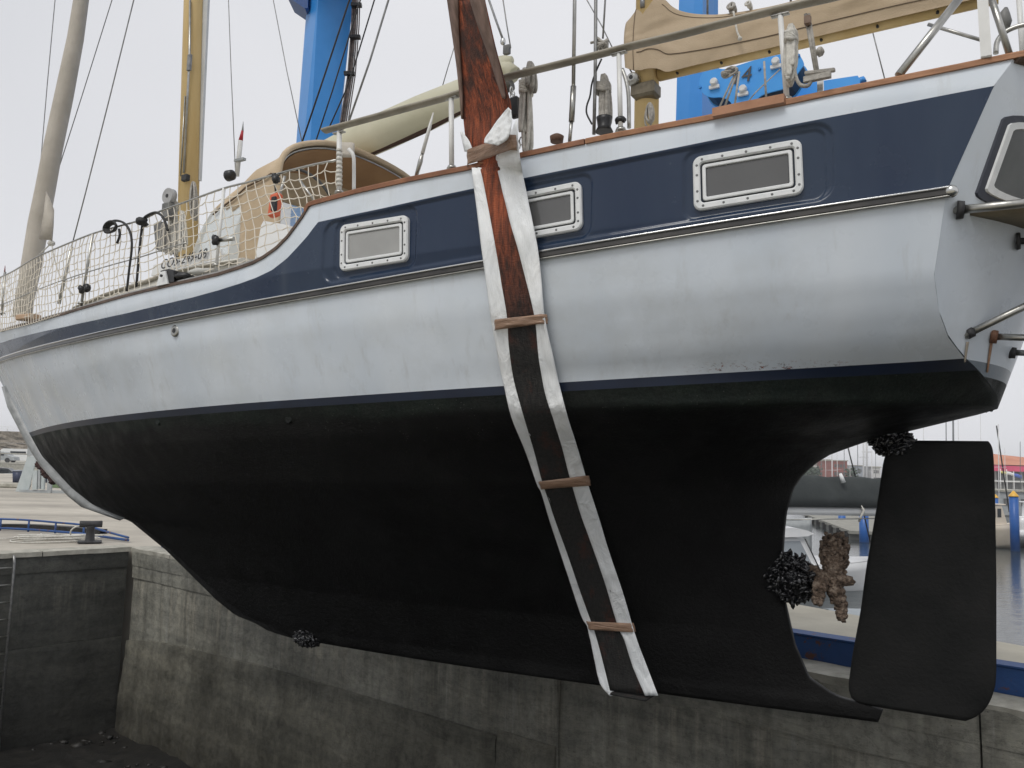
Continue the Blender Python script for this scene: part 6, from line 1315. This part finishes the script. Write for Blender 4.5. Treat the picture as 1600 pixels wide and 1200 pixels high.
t4 = empty('shroud_knot', PV(940, 65, 1.5)); tag(t4, 'grey rope knot tied on the shroud above the handrail', 'knot')
m = MB()
for k in range(4): m.tube([PV(940, 66 + k * 3, 1.5) + BD * .035 * math.cos(a) + BN * .035 * math.sin(a) + BZ * .02 * math.sin(2 * a + k) for a in np.linspace(0, 6.3, 14)], .011, 6)
m.tube([PV(923, 67, 1.5), PV(935, 64, 1.5)], .009, 6); m.obj('knot', m_rope_g, t4)
m = MB(); m.tube(smoothpath([PV(x, y, 1.55) for x, y in ((940, 92), (932, 110), (925, 130), (922, 150), (917, 165), (917, 178), (925, 194))], 20), .006, 5); tag(m.obj('shock_cord', m_black), 'thin dark cord hanging beside the shroud left of the grey coil', 'cord')
# black cap with ring on stanchion, winch drum
t5 = empty('winch', onrail(944, 204, .1)); tag(t5, 'black winch drum on deck at the foot of the grey rope coil', 'winch')
c = onrail(944, 206, .1); m = MB(); m.tube([c, c + BZ * .03, c + BZ * .07, c + BZ * .09], [.055, .04, .045, .05], 16); m.obj('drum', m_black, t5)
m = MB(); m.tube([onrail(962, 190), onrail(976, 187)], .018, 8); m.blob(onrail(970, 187), .026, 0, .1, (1.4, 1, .8)); tag(m.obj('black_cap', m_black), 'black rubber cap with a ring on the stub left of the bent tube', 'cap')
c = onrail(870, 222, .1); m = MB(); m.tube([c, c + BZ * .035, c + BZ * .05], [.04, .045, .02], 12); tag(m.obj('brown_cleat', M('brown_rusty_cleat', (.1, .05, .03), (.17, .1, .07), 9, .7)), 'small rusty brown fitting on the cap rail between sling and shroud', 'cleat')
# turnbuckle with boot left of the sling
sp = empty('shroud_turnbuckle', onrail(652, 270)); tag(sp, 'white booted shroud end with steel turnbuckle leaning on the cap rail left of the sling', 'turnbuckle')
m = MB(); m.tube([onrail(677, 176), onrail(671, 200), onrail(660, 240)], [.004, .012, .013], 8); m.obj('boot', m_stan, sp)
m = MB(); m.tube([onrail(660, 240), onrail(657, 252), onrail(650, 276)], [.010, .017, .012], 8); m.obj('turnbuckle_body', m_steel_d, sp)
# aerial and floodlight by the hood
ae = empty('aerial', PV(372, 270, -.6)); tag(ae, 'white aerial with a red pointed tip rising before the spray hood', 'aerial')
m = MB(); m.tube([PV(370, 275, -.6), PV(376, 220, -.6)], .03, 10); m.obj('mast_tube', m_stan, ae)
m = MB(); m.tube([PV(376, 220, -.6), PV(379, 204, -.6)], [.028, .014], 10); m.tube([PV(379, 205, -.6), PV(380, 190, -.6)], [.014, .003], 8, 1); m.obj('red_tip', [M('red_plastic', (.45, .02, .03), rough=.4), m_grey], ae)
m = MB(); m.box(PV(375, 250, -.58), (.16, .05, .03), [BD, BN, BZ]); m.obj('aerial_bracket', m_grey, ae)
m = MB(); c = PV(360, 274, .3); m.tube([c - BD * .05, c - BD * .03, c + BD * .04, c + BD * .06], [.03, .055, .06, .04], 14); tag(m.obj('deck_floodlight', m_black), 'round black deck floodlight at the front of the spray hood', 'floodlight')
lb = empty('rescue_light', PV(430, 320, 1.2)); tag(lb, 'orange rescue light with black lens hanging at the spray hood opening', 'rescue light')
m = MB(); c = PV(430, 321, 1.2); m.box(c, (.085, .06, .21), [BD, BN, unit(BZ + BD * -.12)], bev=.025); m.obj('light_body', M('orange_red_plastic', (.62, .11, .04), (.68, .14, .06), 5, .45), lb)
m = MB(); m.box(c + BN * .035 - BD * .025, (.045, .03, .13), [BD, BN, BZ], bev=.012); m.obj('light_lens', m_black, lb)
m = MB(); m.tube([PV(431, 302, 1.2), PV(429, 285, 1.2)], .008, 6); m.obj('lanyard', m_black, lb)
# big block on the main mast tackle
bk = empty('halyard_block', PV(265, 308, .6)); tag(bk, 'round grey halyard block beside the main mast above the netting', 'block')
c = PV(265, 307, .6); m = MB(); m.tube([c - BN * .03, c + BN * .03], [.085, .085], 18); m.tube([c + BN * .031, c + BN * .036], [.02, .02], 10, 1); m.obj('sheave', [M('pale_grey_sheave', (.3, .3, .3), (.4, .4, .4), 9, .5), m_black], bk)
m = MB(); m.box(c - BZ * .16, (.12, .08, .2), [BD, BN, BZ], bev=.03); m.obj('block_shell', m_block, bk)
m = MB(); m.box(PV(253, 370, .6), (.12, .09, .34), [BD, BN, unit(BZ + BD * .25)], bev=.03); tag(m.obj('lower_block', m_block), 'dark elongated block low beside the main mast behind the netting', 'block')
m = MB(); m.tube(smoothpath([PV(x, y, .7) for x, y in ((272, 395), (278, 410), (283, 420), (286, 432))], 10), .012, 6); tag(m.obj('dark_line', m_rubber), 'dark line dropping from the mast foot to the deck winch', 'line')
# shrouds' lower ends by the bow: block and lines from the headsail clew
m = MB(); m.blob(PV(80, 380, .1), .05, 0, .3, (1, 1, .8), 8); m.tube([PV(80, 380, .1), PV(57, 402, .1)], .009, 5); m.tube(smoothpath([PV(x, y, .1) for x, y in ((81, 382), (85, 405), (95, 435), (113, 460))], 12), .009, 5); tag(m.obj('headsail_sheet', m_rope), 'knotted sheet leading from the furled headsail clew to the deck', 'line')
# red topped staff at far left
m = MB(); m.tube([onrail(7, 430), onrail(8, 415)], [.014, .003], 6); tag(m.obj('staff_tip', M('dark_red_tip', (.2, .05, .05), rough=.5)), 'dark red spike on top of the leftmost net stanchion', 'spike')

# ================================================================== SEA FOG
b = bpy.data.materials.new('thin_sea_fog'); b.use_nodes = True; b.node_tree.nodes.clear()
_o = b.node_tree.nodes.new('ShaderNodeOutputMaterial'); _v = b.node_tree.nodes.new('ShaderNodeVolumePrincipled'); _v.inputs['Color'].default_value = (.93, .94, .96, 1); _v.inputs['Density'].default_value = .0007
b.node_tree.links.new(_v.outputs[0], _o.inputs['Volume'])
m = MB(); m.box((0, 1000, 1.75), (3400, 3300, 27)); o = m.obj('haze', b, kind='stuff')
